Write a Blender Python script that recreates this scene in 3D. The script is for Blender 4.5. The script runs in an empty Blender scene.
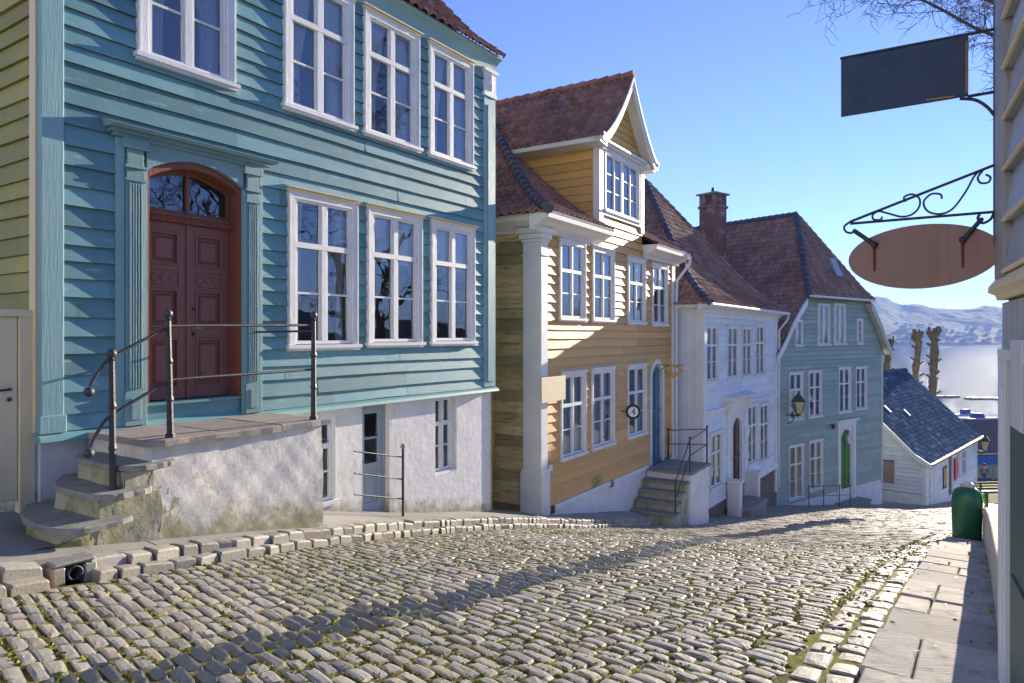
import bpy, math, random
import numpy as np
from mathutils import Vector, Matrix
random.seed(7)
rs = np.random.RandomState(5)
SC = bpy.context.scene
COL = SC.collection
U = random.uniform
SUN_A, SUN_EL = math.radians(40.0), math.radians(12.0)

# ------------------------------------------------------------------ mesh builder
class MB:
    def __init__(s):
        s.v = []; s.f = []; s.r = []; s.sm = []; s.mi = []; s.cur = .5
    def new(s):
        s.cur = random.random(); return s
    def add(s, vs, fs, smooth=False, mi=0):
        n = len(s.v)
        s.v += [tuple(p) for p in vs]
        for f in fs:
            s.f.append([i+n for i in f]); s.r.append(s.cur); s.sm.append(smooth); s.mi.append(mi)
    def quad(s, *p):
        s.add(p, [list(range(len(p)))])
    def hexa(s, p):
        s.add(p, [(0,3,2,1),(4,5,6,7),(0,1,5,4),(1,2,6,5),(2,3,7,6),(3,0,4,7)])
    def box(s, x0, x1, y0, y1, z0, z1):
        s.hexa([(x0,y0,z0),(x1,y0,z0),(x1,y1,z0),(x0,y1,z0),(x0,y0,z1),(x1,y0,z1),(x1,y1,z1),(x0,y1,z1)])
    def prism(s, pts, a0, a1, axis='y'):
        n = len(pts)
        def P(p, a):
            return (p[0],a,p[1]) if axis == 'y' else ((a,p[0],p[1]) if axis == 'x' else (p[0],p[1],a))
        vs = [P(p,a0) for p in pts]+[P(p,a1) for p in pts]
        fs = [list(range(n))[::-1], list(range(n,2*n))]+[(i,(i+1)%n,n+(i+1)%n,n+i) for i in range(n)]
        s.add(vs, fs)
    def strip(s, lo, hi, a0, a1):
        # solid between two outlines lo[i], hi[i] (x,z), extruded in y from a0 to a1
        n = len(lo)
        vs = [(p[0],a0,p[1]) for p in lo]+[(p[0],a0,p[1]) for p in hi]+[(p[0],a1,p[1]) for p in lo]+[(p[0],a1,p[1]) for p in hi]
        fs = []
        for i in range(n-1):
            fs += [(i,i+1,n+i+1,n+i),(2*n+i,3*n+i,3*n+i+1,2*n+i+1),(i,2*n+i,2*n+i+1,i+1),(n+i,n+i+1,3*n+i+1,3*n+i)]
        fs += [(0,n,3*n,2*n),(n-1,3*n-1,4*n-1,2*n-1)]
        s.add(vs, fs)
    def tube(s, path, r, seg=8, smooth=True):
        path = [Vector(p) for p in path]; n = len(path)
        if not isinstance(r, (list, tuple)): r = [r]*n
        t0 = (path[1]-path[0]).normalized()
        up = Vector((0,0,1)) if abs(t0.z) < .9 else Vector((1,0,0))
        a = t0.cross(up).normalized(); vs = []; fs = []
        for i, p in enumerate(path):
            t = (path[min(i+1,n-1)]-path[max(i-1,0)]).normalized()
            a = (a-t*a.dot(t)).normalized(); b = t.cross(a)
            for k in range(seg):
                w = 2*math.pi*k/seg
                vs.append(p+(a*math.cos(w)+b*math.sin(w))*r[i])
        for i in range(n-1):
            for k in range(seg):
                k2 = (k+1) % seg
                fs.append((i*seg+k, i*seg+k2, (i+1)*seg+k2, (i+1)*seg+k))
        s.add(vs, fs, smooth)
        s.add(vs[:seg], [list(range(seg))[::-1]]); s.add(vs[-seg:], [list(range(seg))])
    def lathe(s, prof, c=(0,0,0), seg=16, smooth=True):
        vs = []; fs = []; n = len(prof)
        for r, z in prof:
            for k in range(seg):
                w = 2*math.pi*k/seg
                vs.append((c[0]+r*math.cos(w), c[1]+r*math.sin(w), c[2]+z))
        for i in range(n-1):
            for k in range(seg):
                k2 = (k+1) % seg
                fs.append((i*seg+k, i*seg+k2, (i+1)*seg+k2, (i+1)*seg+k))
        s.add(vs, fs, smooth)
        s.add(vs[:seg], [list(range(seg))[::-1]]); s.add(vs[-seg:], [list(range(seg))])
    def ball(s, c, r, seg=12):
        s.lathe([(max(.001, r*math.sin(math.pi*i/8)), -r*math.cos(math.pi*i/8)) for i in range(9)], c, seg)
    def xf(s, fn, start=0):
        s.v[start:] = [tuple(fn(*p)) for p in s.v[start:]]
    def mesh(s, name):
        me = bpy.data.meshes.new(name)
        me.from_pydata(s.v, [], s.f); 
        me.attributes.new('rnd','FLOAT','FACE').data.foreach_set('value', s.r)
        me.polygons.foreach_set('use_smooth', s.sm); me.polygons.foreach_set('material_index', s.mi)
        me.update(); return me
    def build(s, name, mat, parent=None, loc=(0,0,0), rz=0, bevel=0, label=None):
        return link(s.mesh(name), name, mat, parent, loc, rz, bevel, label)

def link(me, name, mat, parent=None, loc=(0,0,0), rz=0, bevel=0, label=None):
    if mat is not None and not me.materials:
        for q in (mat if isinstance(mat, (list,tuple)) else [mat]): me.materials.append(q)
    o = bpy.data.objects.new(name, me); COL.objects.link(o)
    o.location = loc; o.rotation_euler = (0,0,rz)
    if parent is not None: o.parent = parent
    if bevel:
        b = o.modifiers.new('soft','BEVEL'); b.width = bevel; b.segments = 1; b.limit_method = 'ANGLE'
    if label: o['label'] = label
    return o
def tag(o, label=None, cat=None, group=None, kind=None):
    if label: o['label'] = label
    if cat: o['category'] = cat
    if group: o['group'] = group
    if kind: o['kind'] = kind
    return o
def thing(name, label, cat, loc=(0,0,0), rz=0, group=None):
    o = bpy.data.objects.new(name, None); COL.objects.link(o); o.empty_display_size = .2
    o.location = loc; o.rotation_euler = (0,0,rz)
    return tag(o, label, cat, group)

# ------------------------------------------------------------------ materials
class NT:
    def __init__(s, name):
        s.m = bpy.data.materials.new(name); s.m.use_nodes = True
        s.t = s.m.node_tree; s.t.nodes.clear()
    def n(s, typ, **kw):
        nd = s.t.nodes.new(typ)
        for k, v in kw.items():
            if k in ('operation','blend_type','data_type','noise_dimensions','attribute_name','feature','distance','interpolation','wave_type','bands_direction','clamp','fill_type'):
                setattr(nd, k, v)
            else:
                nd.inputs[k].default_value = v
        return nd
    def l(s, a, b): s.t.links.new(a, b)
    def out(s, sh):
        o = s.n('ShaderNodeOutputMaterial'); s.l(sh, o.inputs['Surface']); return s.m
    def coord(s, scale=(1,1,1)):
        tc = s.n('ShaderNodeTexCoord'); mp = s.n('ShaderNodeMapping', Scale=scale)
        s.l(tc.outputs['Object'], mp.inputs['Vector']); return mp.outputs['Vector']
    def noise(s, vec, scale, detail=4, rough=.55):
        nd = s.n('ShaderNodeTexNoise', Scale=scale, Detail=detail, Roughness=rough)
        s.l(vec, nd.inputs['Vector']); return nd.outputs['Fac']
    def ramp(s, fac, stops, interp='LINEAR'):
        r = s.n('ShaderNodeValToRGB'); e = r.color_ramp.elements; r.color_ramp.interpolation = interp
        while len(e) < len(stops): e.new(.5)
        for i, (p, c) in enumerate(stops):
            e[i].position = p; e[i].color = (c[0],c[1],c[2],1) if not isinstance(c,(int,float)) else (c,c,c,1)
        s.l(fac, r.inputs['Fac']); return r.outputs['Color']
    def mix(s, fac, a, b, mode='MIX'):
        m = s.n('ShaderNodeMix', data_type='RGBA', blend_type=mode)
        for sock, v in ((m.inputs[0],fac),(m.inputs[6],a),(m.inputs[7],b)):
            if isinstance(v, (int,float)): sock.default_value = v
            elif isinstance(v, tuple): sock.default_value = (v[0],v[1],v[2],1)
            else: s.l(v, sock)
        return m.outputs[2]
    def rnd(s):
        a = s.n('ShaderNodeAttribute', attribute_name='rnd'); return a.outputs['Fac']
    def math(s, op, a, b):
        m = s.n('ShaderNodeMath', operation=op)
        for i, v in enumerate((a,b)):
            if isinstance(v,(int,float)): m.inputs[i].default_value = v
            else: s.l(v, m.inputs[i])
        return m.outputs[0]
    def bump(s, h, strength=.3, dist=.01, nrm=None):
        b = s.n('ShaderNodeBump', Strength=strength, Distance=dist); s.l(h, b.inputs['Height'])
        if nrm is not None: s.l(nrm, b.inputs['Normal'])
        return b.outputs['Normal']
    def bsdf(s, col, rough=.6, nrm=None, spec=.4, metal=0):
        b = s.n('ShaderNodeBsdfPrincipled', Metallic=metal)
        b.inputs['Specular IOR Level'].default_value = spec
        if isinstance(col, tuple): b.inputs['Base Color'].default_value = (*col[:3],1)
        else: s.l(col, b.inputs['Base Color'])
        if isinstance(rough,(int,float)): b.inputs['Roughness'].default_value = rough
        else: s.l(rough, b.inputs['Roughness'])
        if nrm is not None: s.l(nrm, b.inputs['Normal'])
        return b.outputs['BSDF']

def paint(name, col, col2, rough=.55, stretch=(1.2,1.2,1.2), scale=1.5, grain=(3,3,60), bump=.35, rndv=.18, dirt=None, dirt_lo=.62, dirt_hi=.72, dirt_scale=(1,1,1), spec=.35, dirt2=None, foot=None):
    """painted / weathered surface: two tones in patches, board to board variation, worn spots, grain bump"""
    t = NT(name)
    c = t.mix(t.ramp(t.noise(t.coord(stretch), scale, 5), [(.35,0.),(.65,1.)]), col, col2)
    k = t.math('ADD', t.math('MULTIPLY', t.rnd(), 2*rndv), 1-rndv)
    c = t.mix(1., c, t.comb(k) if hasattr(t,'comb') else k, 'MULTIPLY') if False else c
    hs = t.n('ShaderNodeHueSaturation'); t.l(c, hs.inputs['Color']); t.l(k, hs.inputs['Value']); c = hs.outputs['Color']
    if dirt:
        d = t.noise(t.coord(dirt_scale), 4.0, 7, .65)
        c = t.mix(t.ramp(d, [(dirt_lo,0.),(dirt_hi,1.)]), c, dirt)
    if dirt2:
        d = t.noise(t.coord(dirt2[1]), dirt2[2], 6, .7)
        c = t.mix(t.ramp(d, [(dirt2[3],0.),(dirt2[3]+.12,dirt2[4])]), c, dirt2[0])
    if foot:   # (colour, base height at x=0, rise per metre of x, reach): damp moss growing up from the ground line
        tc = t.n('ShaderNodeTexCoord'); sp = t.n('ShaderNodeSeparateXYZ'); t.l(tc.outputs['Object'], sp.inputs[0])
        hgt = t.math('SUBTRACT', t.math('SUBTRACT', sp.outputs['Z'], foot[1]), t.math('MULTIPLY', sp.outputs['X'], foot[2]))
        hgt = t.math('ADD', t.math('DIVIDE', hgt, foot[3]), t.math('MULTIPLY', t.math('SUBTRACT', t.noise(t.coord((3,3,3)), 1.5, 6, .65), .5), 2.6))
        c = t.mix(t.ramp(hgt, [(.15,.85),(.95,0.)]), c, foot[0])
    g = t.noise(t.coord(grain), 1.0, 6, .65)
    return t.out(t.bsdf(c, rough, t.bump(g, bump, .01), spec))

M = {}
M['teal'] = paint('teal_paint', (.112,.265,.29), (.16,.315,.335), dirt=(.36,.52,.52), dirt_lo=.60, dirt_hi=.74, dirt_scale=(.7,2,4.5), grain=(4,4,70), rndv=.24, dirt2=((.085,.15,.16),(2.2,1,.5),2.2,.60,.5))
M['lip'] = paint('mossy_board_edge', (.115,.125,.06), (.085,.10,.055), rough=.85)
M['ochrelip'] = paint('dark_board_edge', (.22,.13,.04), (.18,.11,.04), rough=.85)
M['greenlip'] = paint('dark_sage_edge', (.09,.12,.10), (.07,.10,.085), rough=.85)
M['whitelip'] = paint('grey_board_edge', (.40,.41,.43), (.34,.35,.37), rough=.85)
M['teal_trim'] = paint('teal_trim_paint', (.19,.345,.36), (.235,.385,.39), dirt=(.45,.6,.57), dirt_lo=.70, dirt_hi=.8, grain=(60,60,4))
M['teal_base'] = paint('teal_base_paint', (.13,.30,.31), (.17,.34,.33), dirt=(.35,.45,.30), dirt_lo=.66, dirt_hi=.8)
M['olive'] = paint('olive_paint', (.37,.335,.078), (.31,.285,.075), dirt=(.14,.12,.03), dirt_lo=.62, dirt_hi=.8, dirt_scale=(1,.5,3), rndv=.2)
M['cream'] = paint('cream_paint', (.84,.70,.43), (.78,.66,.42), dirt=(.30,.22,.10), dirt_lo=.72, dirt_hi=.8, dirt_scale=(2,2,1), grain=(60,60,3), rndv=.06)
M['white'] = paint('white_paint', (.77,.765,.74), (.69,.69,.67), dirt=(.42,.37,.28), dirt_lo=.64, dirt_hi=.80, dirt_scale=(3,3,3), grain=(40,40,6), rndv=.05, spec=.4)
M['whiteboard'] = paint('white_board_paint', (.74,.76,.78), (.66,.69,.72), dirt=(.40,.40,.38), dirt_lo=.68, dirt_hi=.8, dirt_scale=(.7,2,4), grain=(4,4,60), rndv=.09)
M['ochre'] = paint('ochre_paint', (.65,.37,.105), (.60,.345,.11), dirt=(.64,.44,.20), dirt_lo=.56, dirt_hi=.76, dirt_scale=(.35,1,5), grain=(3,3,80), rndv=.16)
M['oldwood'] = paint('weathered_board', (.56,.43,.20), (.43,.34,.17), dirt=(.10,.09,.035), dirt_lo=.5, dirt_hi=.75, dirt_scale=(.5,.5,4), grain=(3,3,60), rndv=.35)
M['green'] = paint('sage_paint', (.32,.405,.33), (.28,.36,.30), dirt=(.30,.37,.30), dirt_lo=.64, dirt_hi=.8, dirt_scale=(.6,1,4), grain=(3,3,60), rndv=.14)
M['reddoor'] = paint('oxblood_paint', (.26,.10,.078), (.225,.088,.07), rough=.42, grain=(80,80,4), rndv=.05, dirt=(.22,.08,.06), dirt_lo=.7, dirt_hi=.85)
M['redframe'] = paint('rust_red_paint', (.25,.08,.045), (.21,.07,.04), rough=.45, grain=(70,70,4), rndv=.05)
M['bluedoor'] = paint('blue_door_paint', (.08,.18,.26), (.07,.16,.22), rough=.45)
M['greendoor'] = paint('green_door_paint', (.05,.25,.03), (.045,.2,.03), rough=.45)
M['browndoor'] = paint('brown_door_paint', (.10,.045,.035), (.08,.04,.03), rough=.5)
M['greydoor'] = paint('grey_door_paint', (.33,.40,.45), (.29,.36,.41), rough=.5, rndv=.05)
M['darkgreen'] = paint('dark_green_paint', (.035,.11,.09), (.03,.09,.08), rough=.45, rndv=.05)
M['bargegreen'] = paint('barge_paint', (.55,.56,.50), (.45,.47,.42), rough=.5)
M['plaster'] = paint('limewash', (.82,.80,.76), (.70,.68,.65), rough=.85, scale=2.2, grain=(9,9,9), bump=.9, rndv=.0,
                     dirt=(.42,.38,.26), dirt_lo=.64, dirt_hi=.80, dirt_scale=(1.2,1.2,.8), dirt2=((.30,.30,.30),(3,3,3),2.0,.66,.6), spec=.2)
M['stairplaster'] = paint('stair_limewash', (.82,.78,.71), (.66,.63,.58), rough=.9, scale=3.5, grain=(11,11,11), bump=.6, rndv=0,
                     dirt=(.36,.33,.17), dirt_lo=.58, dirt_hi=.74, dirt_scale=(1.1,1.1,1.5), dirt2=((.36,.34,.31),(2.5,2.5,4),2.5,.60,.7), spec=.2, foot=((.30,.28,.13),-1.93,-.15,.40))
M['tealplinth'] = paint('limewash_plinth', (.80,.79,.76), (.70,.69,.66), rough=.85, scale=2.2, grain=(9,9,9), bump=.9, rndv=.0,
                     dirt=(.50,.46,.36), dirt_lo=.62, dirt_hi=.80, dirt_scale=(1.2,1.2,.8), spec=.2, foot=((.30,.29,.17),-1.9,-.198,.35))
M['mossplaster'] = paint('mossy_plaster', (.50,.48,.38), (.38,.37,.24), rough=.95, scale=3, grain=(14,14,14), bump=1., rndv=0, dirt=(.22,.23,.06), dirt_lo=.50, dirt_hi=.72, spec=.1)
M['stone'] = paint('tread_stone', (.30,.295,.265), (.22,.22,.20), rough=.8, scale=4, grain=(25,25,25), bump=.6, dirt=(.20,.20,.08), dirt_lo=.58, dirt_hi=.7, dirt_scale=(2,2,2), rndv=.1, spec=.25)
M['slabstone'] = paint('landing_stone', (.36,.31,.27), (.28,.26,.24), rough=.8, scale=3, grain=(25,25,25), bump=.6, dirt=(.17,.16,.07), dirt_lo=.62, dirt_hi=.75, dirt_scale=(2,2,2), rndv=.1, spec=.25)
M['basestone'] = paint('foundation_stone', (.26,.19,.13), (.20,.17,.14), rough=.9, scale=4, grain=(14,14,14), bump=1., dirt=(.35,.30,.22), dirt_lo=.55, dirt_hi=.65, spec=.2)
M['concrete'] = paint('pavement_concrete', (.30,.29,.265), (.23,.23,.22), rough=.85, scale=1.2, grain=(40,40,40), bump=.5, dirt=(.15,.15,.13), dirt_lo=.60, dirt_hi=.75, dirt_scale=(.5,.5,.5), rndv=.1, spec=.25)
M['flag'] = paint('flagstone', (.47,.445,.395), (.36,.345,.315), rough=.9, scale=2.5, grain=(8,30,30), bump=.6, dirt=(.17,.17,.14), dirt_lo=.52, dirt_hi=.72, dirt_scale=(1.2,1.2,1.2), rndv=.2, spec=.1)
M['lowwall'] = paint('weathered_render', (.52,.50,.45), (.44,.42,.38), rough=.9, scale=3, grain=(12,12,12), bump=.7, dirt=(.28,.27,.2), dirt_lo=.6, dirt_hi=.75, dirt_scale=(1.5,1.5,.8), rndv=.05, spec=.2)
M['iron'] = paint('painted_iron', (.026,.028,.036), (.045,.046,.052), rough=.48, scale=9, grain=(60,60,60), bump=.6, dirt=(.20,.12,.07), dirt_lo=.66, dirt_hi=.74, dirt_scale=(6,6,6), rndv=.1, spec=.6)
M['rust'] = paint('rusty_plate', (.40,.245,.20), (.44,.285,.235), rough=.75, scale=1.2, stretch=(2,2,.6), grain=(30,30,30), bump=.4, dirt=(.32,.19,.16), dirt_lo=.52, dirt_hi=.75, dirt_scale=(2.5,2.5,.35), spec=.3)
M['ruststreak'] = paint('rust_streak', (.17,.05,.015), (.13,.05,.03), rough=.9)
M['signblack'] = paint('faded_black_plate', (.036,.062,.115), (.05,.078,.13), rough=.6, scale=5, grain=(30,30,30), bump=.3, dirt=(.09,.07,.045), dirt_lo=.66, dirt_hi=.8, dirt_scale=(3,3,3), spec=.35)
M['goldedge'] = paint('worn_gilt_edge', (.45,.27,.08), (.3,.18,.07), rough=.6)
M['greywall'] = paint('grey_blue_board', (.36,.40,.44), (.44,.47,.50), dirt=(.20,.20,.19), dirt_lo=.6, dirt_hi=.75, dirt_scale=(1,1,3), grain=(4,4,60), rndv=.1, dirt2=((.6,.62,.62),(2,2,6),2.0,.62,.6))
M['greypost'] = paint('weathered_grey_wood', (.30,.29,.27), (.40,.39,.36), dirt=(.17,.15,.12), dirt_lo=.58, dirt_hi=.75, dirt_scale=(8,8,1), grain=(70,70,4), rndv=.1)
M['brick'] = None
M['bin'] = paint('green_bin_plastic', (.015,.145,.07), (.012,.12,.06), rough=.38, grain=(30,30,30), bump=.05, spec=.5)
M['lime'] = paint('lime_strap', (.12,.62,.08), (.1,.5,.06), rough=.5)
M['gold'] = paint('gilded', (.75,.42,.06), (.6,.32,.05), rough=.35, spec=.7)
M['black'] = paint('black_enamel', (.02,.02,.022), (.03,.03,.032), rough=.4)
M['redsign'] = paint('red_enamel', (.62,.03,.04), (.55,.025,.035), rough=.4)
M['yellowsign'] = paint('yellow_enamel', (.55,.42,.03), (.5,.36,.03), rough=.5)
M['bluefascia'] = paint('blue_fascia', (.03,.15,.42), (.03,.12,.36), rough=.5)
M['beige'] = paint('beige_render', (.45,.40,.30), (.4,.35,.27), rough=.8)
M['darkroof'] = paint('dark_felt_roof', (.06,.05,.055), (.085,.07,.07), rough=.85)
M['bark'] = paint('bark', (.09,.07,.055), (.13,.10,.075), rough=.9, scale=6, grain=(20,20,5), bump=1.)
M['pollard'] = paint('pollard_bark', (.23,.17,.08), (.14,.11,.06), rough=.9, scale=3, grain=(8,8,4), bump=1., dirt=(.30,.24,.10), dirt_lo=.55, dirt_hi=.7)
M['interior'] = paint('room_lining', (.10,.085,.07), (.13,.11,.09), rough=.9)
M['copper'] = paint('green_lantern_metal', (.03,.10,.08), (.025,.08,.07), rough=.5)
M['lampglass'] = paint('lantern_glass', (.62,.50,.25), (.55,.45,.25), rough=.3)
M['skin'] = paint('skin', (.45,.27,.19), (.45,.27,.19)); M['jeans'] = paint('jeans', (.035,.08,.22), (.03,.07,.18)); M['jacket'] = paint('jacket', (.25,.16,.08), (.2,.13,.07)); M['hair'] = paint('hair', (.05,.03,.02), (.05,.03,.02))
M['soil'] = paint('terrain_soil', (.10,.125,.06), (.14,.14,.085), rough=.95, scale=.5, grain=(4,4,4), bump=1.)
M['deadleaf'] = paint('dead_leaves', (.20,.10,.045), (.13,.07,.04), rndv=.4)
M['clay'] = paint('terracotta_pot', (.35,.16,.12), (.3,.13,.1)); M['leaf'] = paint('pot_leaves', (.05,.12,.04), (.07,.16,.05)); M['petal'] = paint('petals', (.6,.25,.3), (.6,.5,.5))
M['orange'] = paint('orange_lamp', (.6,.25,.03), (.6,.3,.05)); M['paper'] = paint('crumpled_paper', (.75,.72,.70), (.55,.35,.33), scale=8)
M['boat'] = paint('boat_hull', (.45,.47,.5), (.55,.56,.58)); M['pontoon'] = paint('pontoon_wood', (.09,.085,.08), (.12,.11,.1))

def tile_mat(name, stops, rough=.75, d1=(.11,.085,.08), d2=(.33,.26,.19)):
    t = NT(name)
    c = t.ramp(t.rnd(), stops)
    d = t.noise(t.coord((1,1,1)), 1.2, 6, .65)
    c = t.mix(t.ramp(d, [(.48,0.),(.68,.75)]), c, d1)
    d2_ = d2; d2 = t.noise(t.coord((1,1,1)), 7, 6, .7)
    c = t.mix(t.ramp(d2, [(.60,0.),(.72,.65)]), c, d2_)
    g = t.noise(t.coord((25,25,25)), 1, 5)
    return t.out(t.bsdf(c, rough, t.bump(g, .5, .01), .25 if rough < .85 else 0.))
M['tile'] = tile_mat('terracotta_tiles', [(0,(.24,.115,.08)),(.3,(.30,.14,.095)),(.6,(.35,.165,.115)),(.88,(.41,.21,.16)),(1,(.22,.15,.14))])
M['tile2'] = tile_mat('brown_red_tiles', [(0,(.27,.145,.10)),(.3,(.32,.17,.12)),(.6,(.36,.20,.14)),(.9,(.41,.25,.19)),(1,(.26,.18,.16))])
M['hiptile'] = tile_mat('glazed_ridge_tiles', [(0,(.055,.065,.10)),(.5,(.08,.085,.12)),(1,(.13,.10,.11))], .45)
M['slate'] = tile_mat('slates', [(0,(.04,.075,.13)),(.5,(.065,.105,.165)),(.85,(.10,.14,.20)),(1,(.20,.21,.24))], .9, (.05,.075,.12), (.14,.16,.20))

def cobble_mat():
    t = NT('cobble_stone')
    c = t.ramp(t.rnd(), [(0,(.25,.245,.22)),(.25,(.34,.33,.285)),(.5,(.43,.41,.345)),(.72,(.38,.37,.335)),(.86,(.42,.35,.275)),(1,(.50,.47,.38))])
    n = t.noise(t.coord((1,1,1)), 28, 6, .7)
    c = t.mix(t.ramp(n, [(.3,.35),(.7,0.)]), c, (.14,.14,.135))
    n2 = t.noise(t.coord((1,1,1)), 1.1, 4, .6)
    c = t.mix(t.ramp(n2, [(.45,0.),(.7,.5)]), c, (.22,.20,.13))
    g = t.noise(t.coord((1,1,1)), 45, 6, .7)
    r = t.ramp(n, [(.3,.75),(.7,.48)])
    return t.out(t.bsdf(c, r, t.bump(g, .55, .012), .4))
M['cobble'] = cobble_mat()
def bed_mat():
    t = NT('mossy_joint_soil')
    v = t.coord((1,1,1))
    c = t.ramp(t.noise(v, 5, 6, .7), [(.30,(.075,.065,.04)),(.45,(.15,.14,.045)),(.6,(.235,.23,.05)),(.8,(.31,.285,.085))])
    return t.out(t.bsdf(c, .95, t.bump(t.noise(v, 60, 5), 1., .03), .1))
M['bed'] = bed_mat()
def moss_mat():
    t = NT('joint_moss')
    c = t.ramp(t.rnd(), [(0,(.20,.22,.03)),(.6,(.34,.34,.06)),(1,(.42,.38,.10))])
    return t.out(t.bsdf(c, .9, None, .1))
M['moss'] = moss_mat()
def brick_mat():
    t = NT('chimney_brick')
    tc = t.n('ShaderNodeTexCoord'); mp = t.n('ShaderNodeMapping'); mp.inputs['Rotation'].default_value = (math.pi/2,0,0)
    t.l(tc.outputs['Object'], mp.inputs['Vector'])
    b = t.n('ShaderNodeTexBrick', Scale=3.2); b.inputs['Color1'].default_value=(.25,.09,.065,1); b.inputs['Color2'].default_value=(.19,.07,.055,1); b.inputs['Mortar'].default_value=(.3,.27,.24,1); b.inputs['Mortar Size'].default_value=.018
    t.l(mp.outputs['Vector'], b.inputs['Vector'])
    d = t.noise(t.coord((1,1,1)), 1.6, 5, .6)
    c = t.mix(t.ramp(d, [(.5,0.),(.62,.8)]), b.outputs['Color'], (.36,.30,.29))
    return t.out(t.bsdf(c, .85, t.bump(b.outputs['Fac'], .5, -.02), .2))
M['brick'] = brick_mat()
def glass_mat():
    t = NT('old_window_glass')
    v = t.coord((1,1,1))
    nb = t.bump(t.noise(v, 2.2, 2, .5), .045, .05)
    fr = t.n('ShaderNodeFresnel', IOR=2.3); t.l(nb, fr.inputs['Normal'])
    gl = t.n('ShaderNodeBsdfGlossy', Roughness=.012); gl.inputs['Color'].default_value = (.80,.90,1,1); t.l(nb, gl.inputs['Normal'])
    tr = t.n('ShaderNodeBsdfTransparent'); tr.inputs['Color'].default_value = (1,1,1,1)
    mx = t.n('ShaderNodeMixShader'); t.l(fr.outputs[0], mx.inputs[0]); t.l(tr.outputs[0], mx.inputs[1]); t.l(gl.outputs[0], mx.inputs[2])
    return t.out(mx.outputs[0])
M['glass'] = glass_mat()
def cloth_mat():
    t = NT('net_curtain')
    d = t.n('ShaderNodeBsdfDiffuse'); d.inputs['Color'].default_value = (.92,.92,.93,1)
    tl = t.n('ShaderNodeBsdfTranslucent'); tl.inputs['Color'].default_value = (.7,.7,.72,1)
    a = t.n('ShaderNodeAddShader'); mx = t.n('ShaderNodeMixShader', Fac=.25); t.l(d.outputs[0], mx.inputs[1]); t.l(tl.outputs[0], mx.inputs[2])
    return t.out(mx.outputs[0])
M['cloth'] = cloth_mat()
def water_mat():
    t = NT('fjord_water')
    v = t.coord((1,1,1))
    w = t.noise(t.coord((.16,.05,1)), 1, 8, .72)
    w2 = t.noise(t.coord((1.2,.5,1)), 1, 5, .65)
    nb = t.bump(w, 1., 2.6); nb = t.bump(w2, .8, .45, nb)
    fr = t.n('ShaderNodeFresnel', IOR=1.33); t.l(nb, fr.inputs['Normal'])
    fac = t.math('MULTIPLY', t.math('MINIMUM', fr.outputs[0], .075), 1.)
    df = t.n('ShaderNodeBsdfDiffuse'); df.inputs['Color'].default_value = (.07,.11,.17,1)
    gl = t.n('ShaderNodeBsdfGlossy', Roughness=.16); gl.inputs['Color'].default_value = (.9,.94,1,1); t.l(nb, gl.inputs['Normal'])
    mx = t.n('ShaderNodeMixShader'); t.l(fac, mx.inputs[0]); t.l(df.outputs[0], mx.inputs[1]); t.l(gl.outputs[0], mx.inputs[2])
    return t.out(mx.outputs[0])
M['water'] = water_mat()
def hill_mat():
    t = NT('hill_ground')
    v = t.coord((1,1,1))
    c = t.ramp(t.noise(v, .006, 6, .65), [(.35,(.020,.032,.024)),(.6,(.030,.042,.028)),(.78,(.048,.052,.042))])
    return t.out(t.bsdf(c, .95, None, .1))
M['hill'] = hill_mat()
EXPO = 1.5
# ------------------------------------------------------------------ ground: s runs down the street, w to its left
SD = Vector((.5592,.8290)); WD = Vector((-.8290,.5592))
def prof(pts):
    x = np.array([p[0] for p in pts], float); y = np.array([p[1] for p in pts], float)
    g = np.arange(-40, 420, .25); v = np.interp(g, x, y)
    k = np.ones(9)/9; v = np.convolve(np.pad(v, 4, 'edge'), k, 'valid')
    return lambda s: np.interp(s, g, v)
Rz = prof([(-40,.6),(-10,-1.5),(0,-1.85),(4.6,-2.08),(6.4,-2.24),(9.06,-2.62),(12,-3.15),(16.9,-4.16),(20.5,-4.95),(30,-6.8),(44,-9.15),(58,-11.1),(72,-12.5),(90,-14.2),(134,-19.2),(420,-40)])
Lz = prof([(-40,2),(-10,-.6),(0,-1.55),(3.5,-2.1),(5.8,-2.46),(10.8,-3.5),(12.8,-4.0),(16,-4.7),(20.5,-5.6),(30,-7.05),(44,-9.3),(58,-11.2),(72,-12.5),(90,-14.2),(134,-19.2),(420,-40)])
Pz = prof([(-40,2.2),(-10,-.4),(0,-1.45),(2.2,-1.70),(3.2,-1.83),(5.8,-2.25),(7.9,-2.78),(11,-3.39),(12.7,-3.83),(17.8,-4.8),(19,-5.08),(20.5,-5.5),(30,-7.0),(44,-9.3),(58,-11.2),(72,-12.5),(90,-14.2),(134,-19.2),(420,-40)])
Kw = prof([(-40,2.5),(-5,5.0),(0,5.72),(2.2,5.95),(4.4,6.13),(6.8,6.50),(9.3,6.85),(13.9,7.05),(20.4,7.3),(24,7.4),(420,7.4)])
def G(s, w):
    f = np.clip((np.asarray(w)-.7)/(6.5-.7), 0, 1)
    return Rz(s)*(1-f)+Lz(s)*f
def XY(s, w): return (s*.5592-w*.8290, s*.8290+w*.5592)
def SW(x, y): return (x*.5592+y*.8290, -x*.8290+y*.5592)

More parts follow.
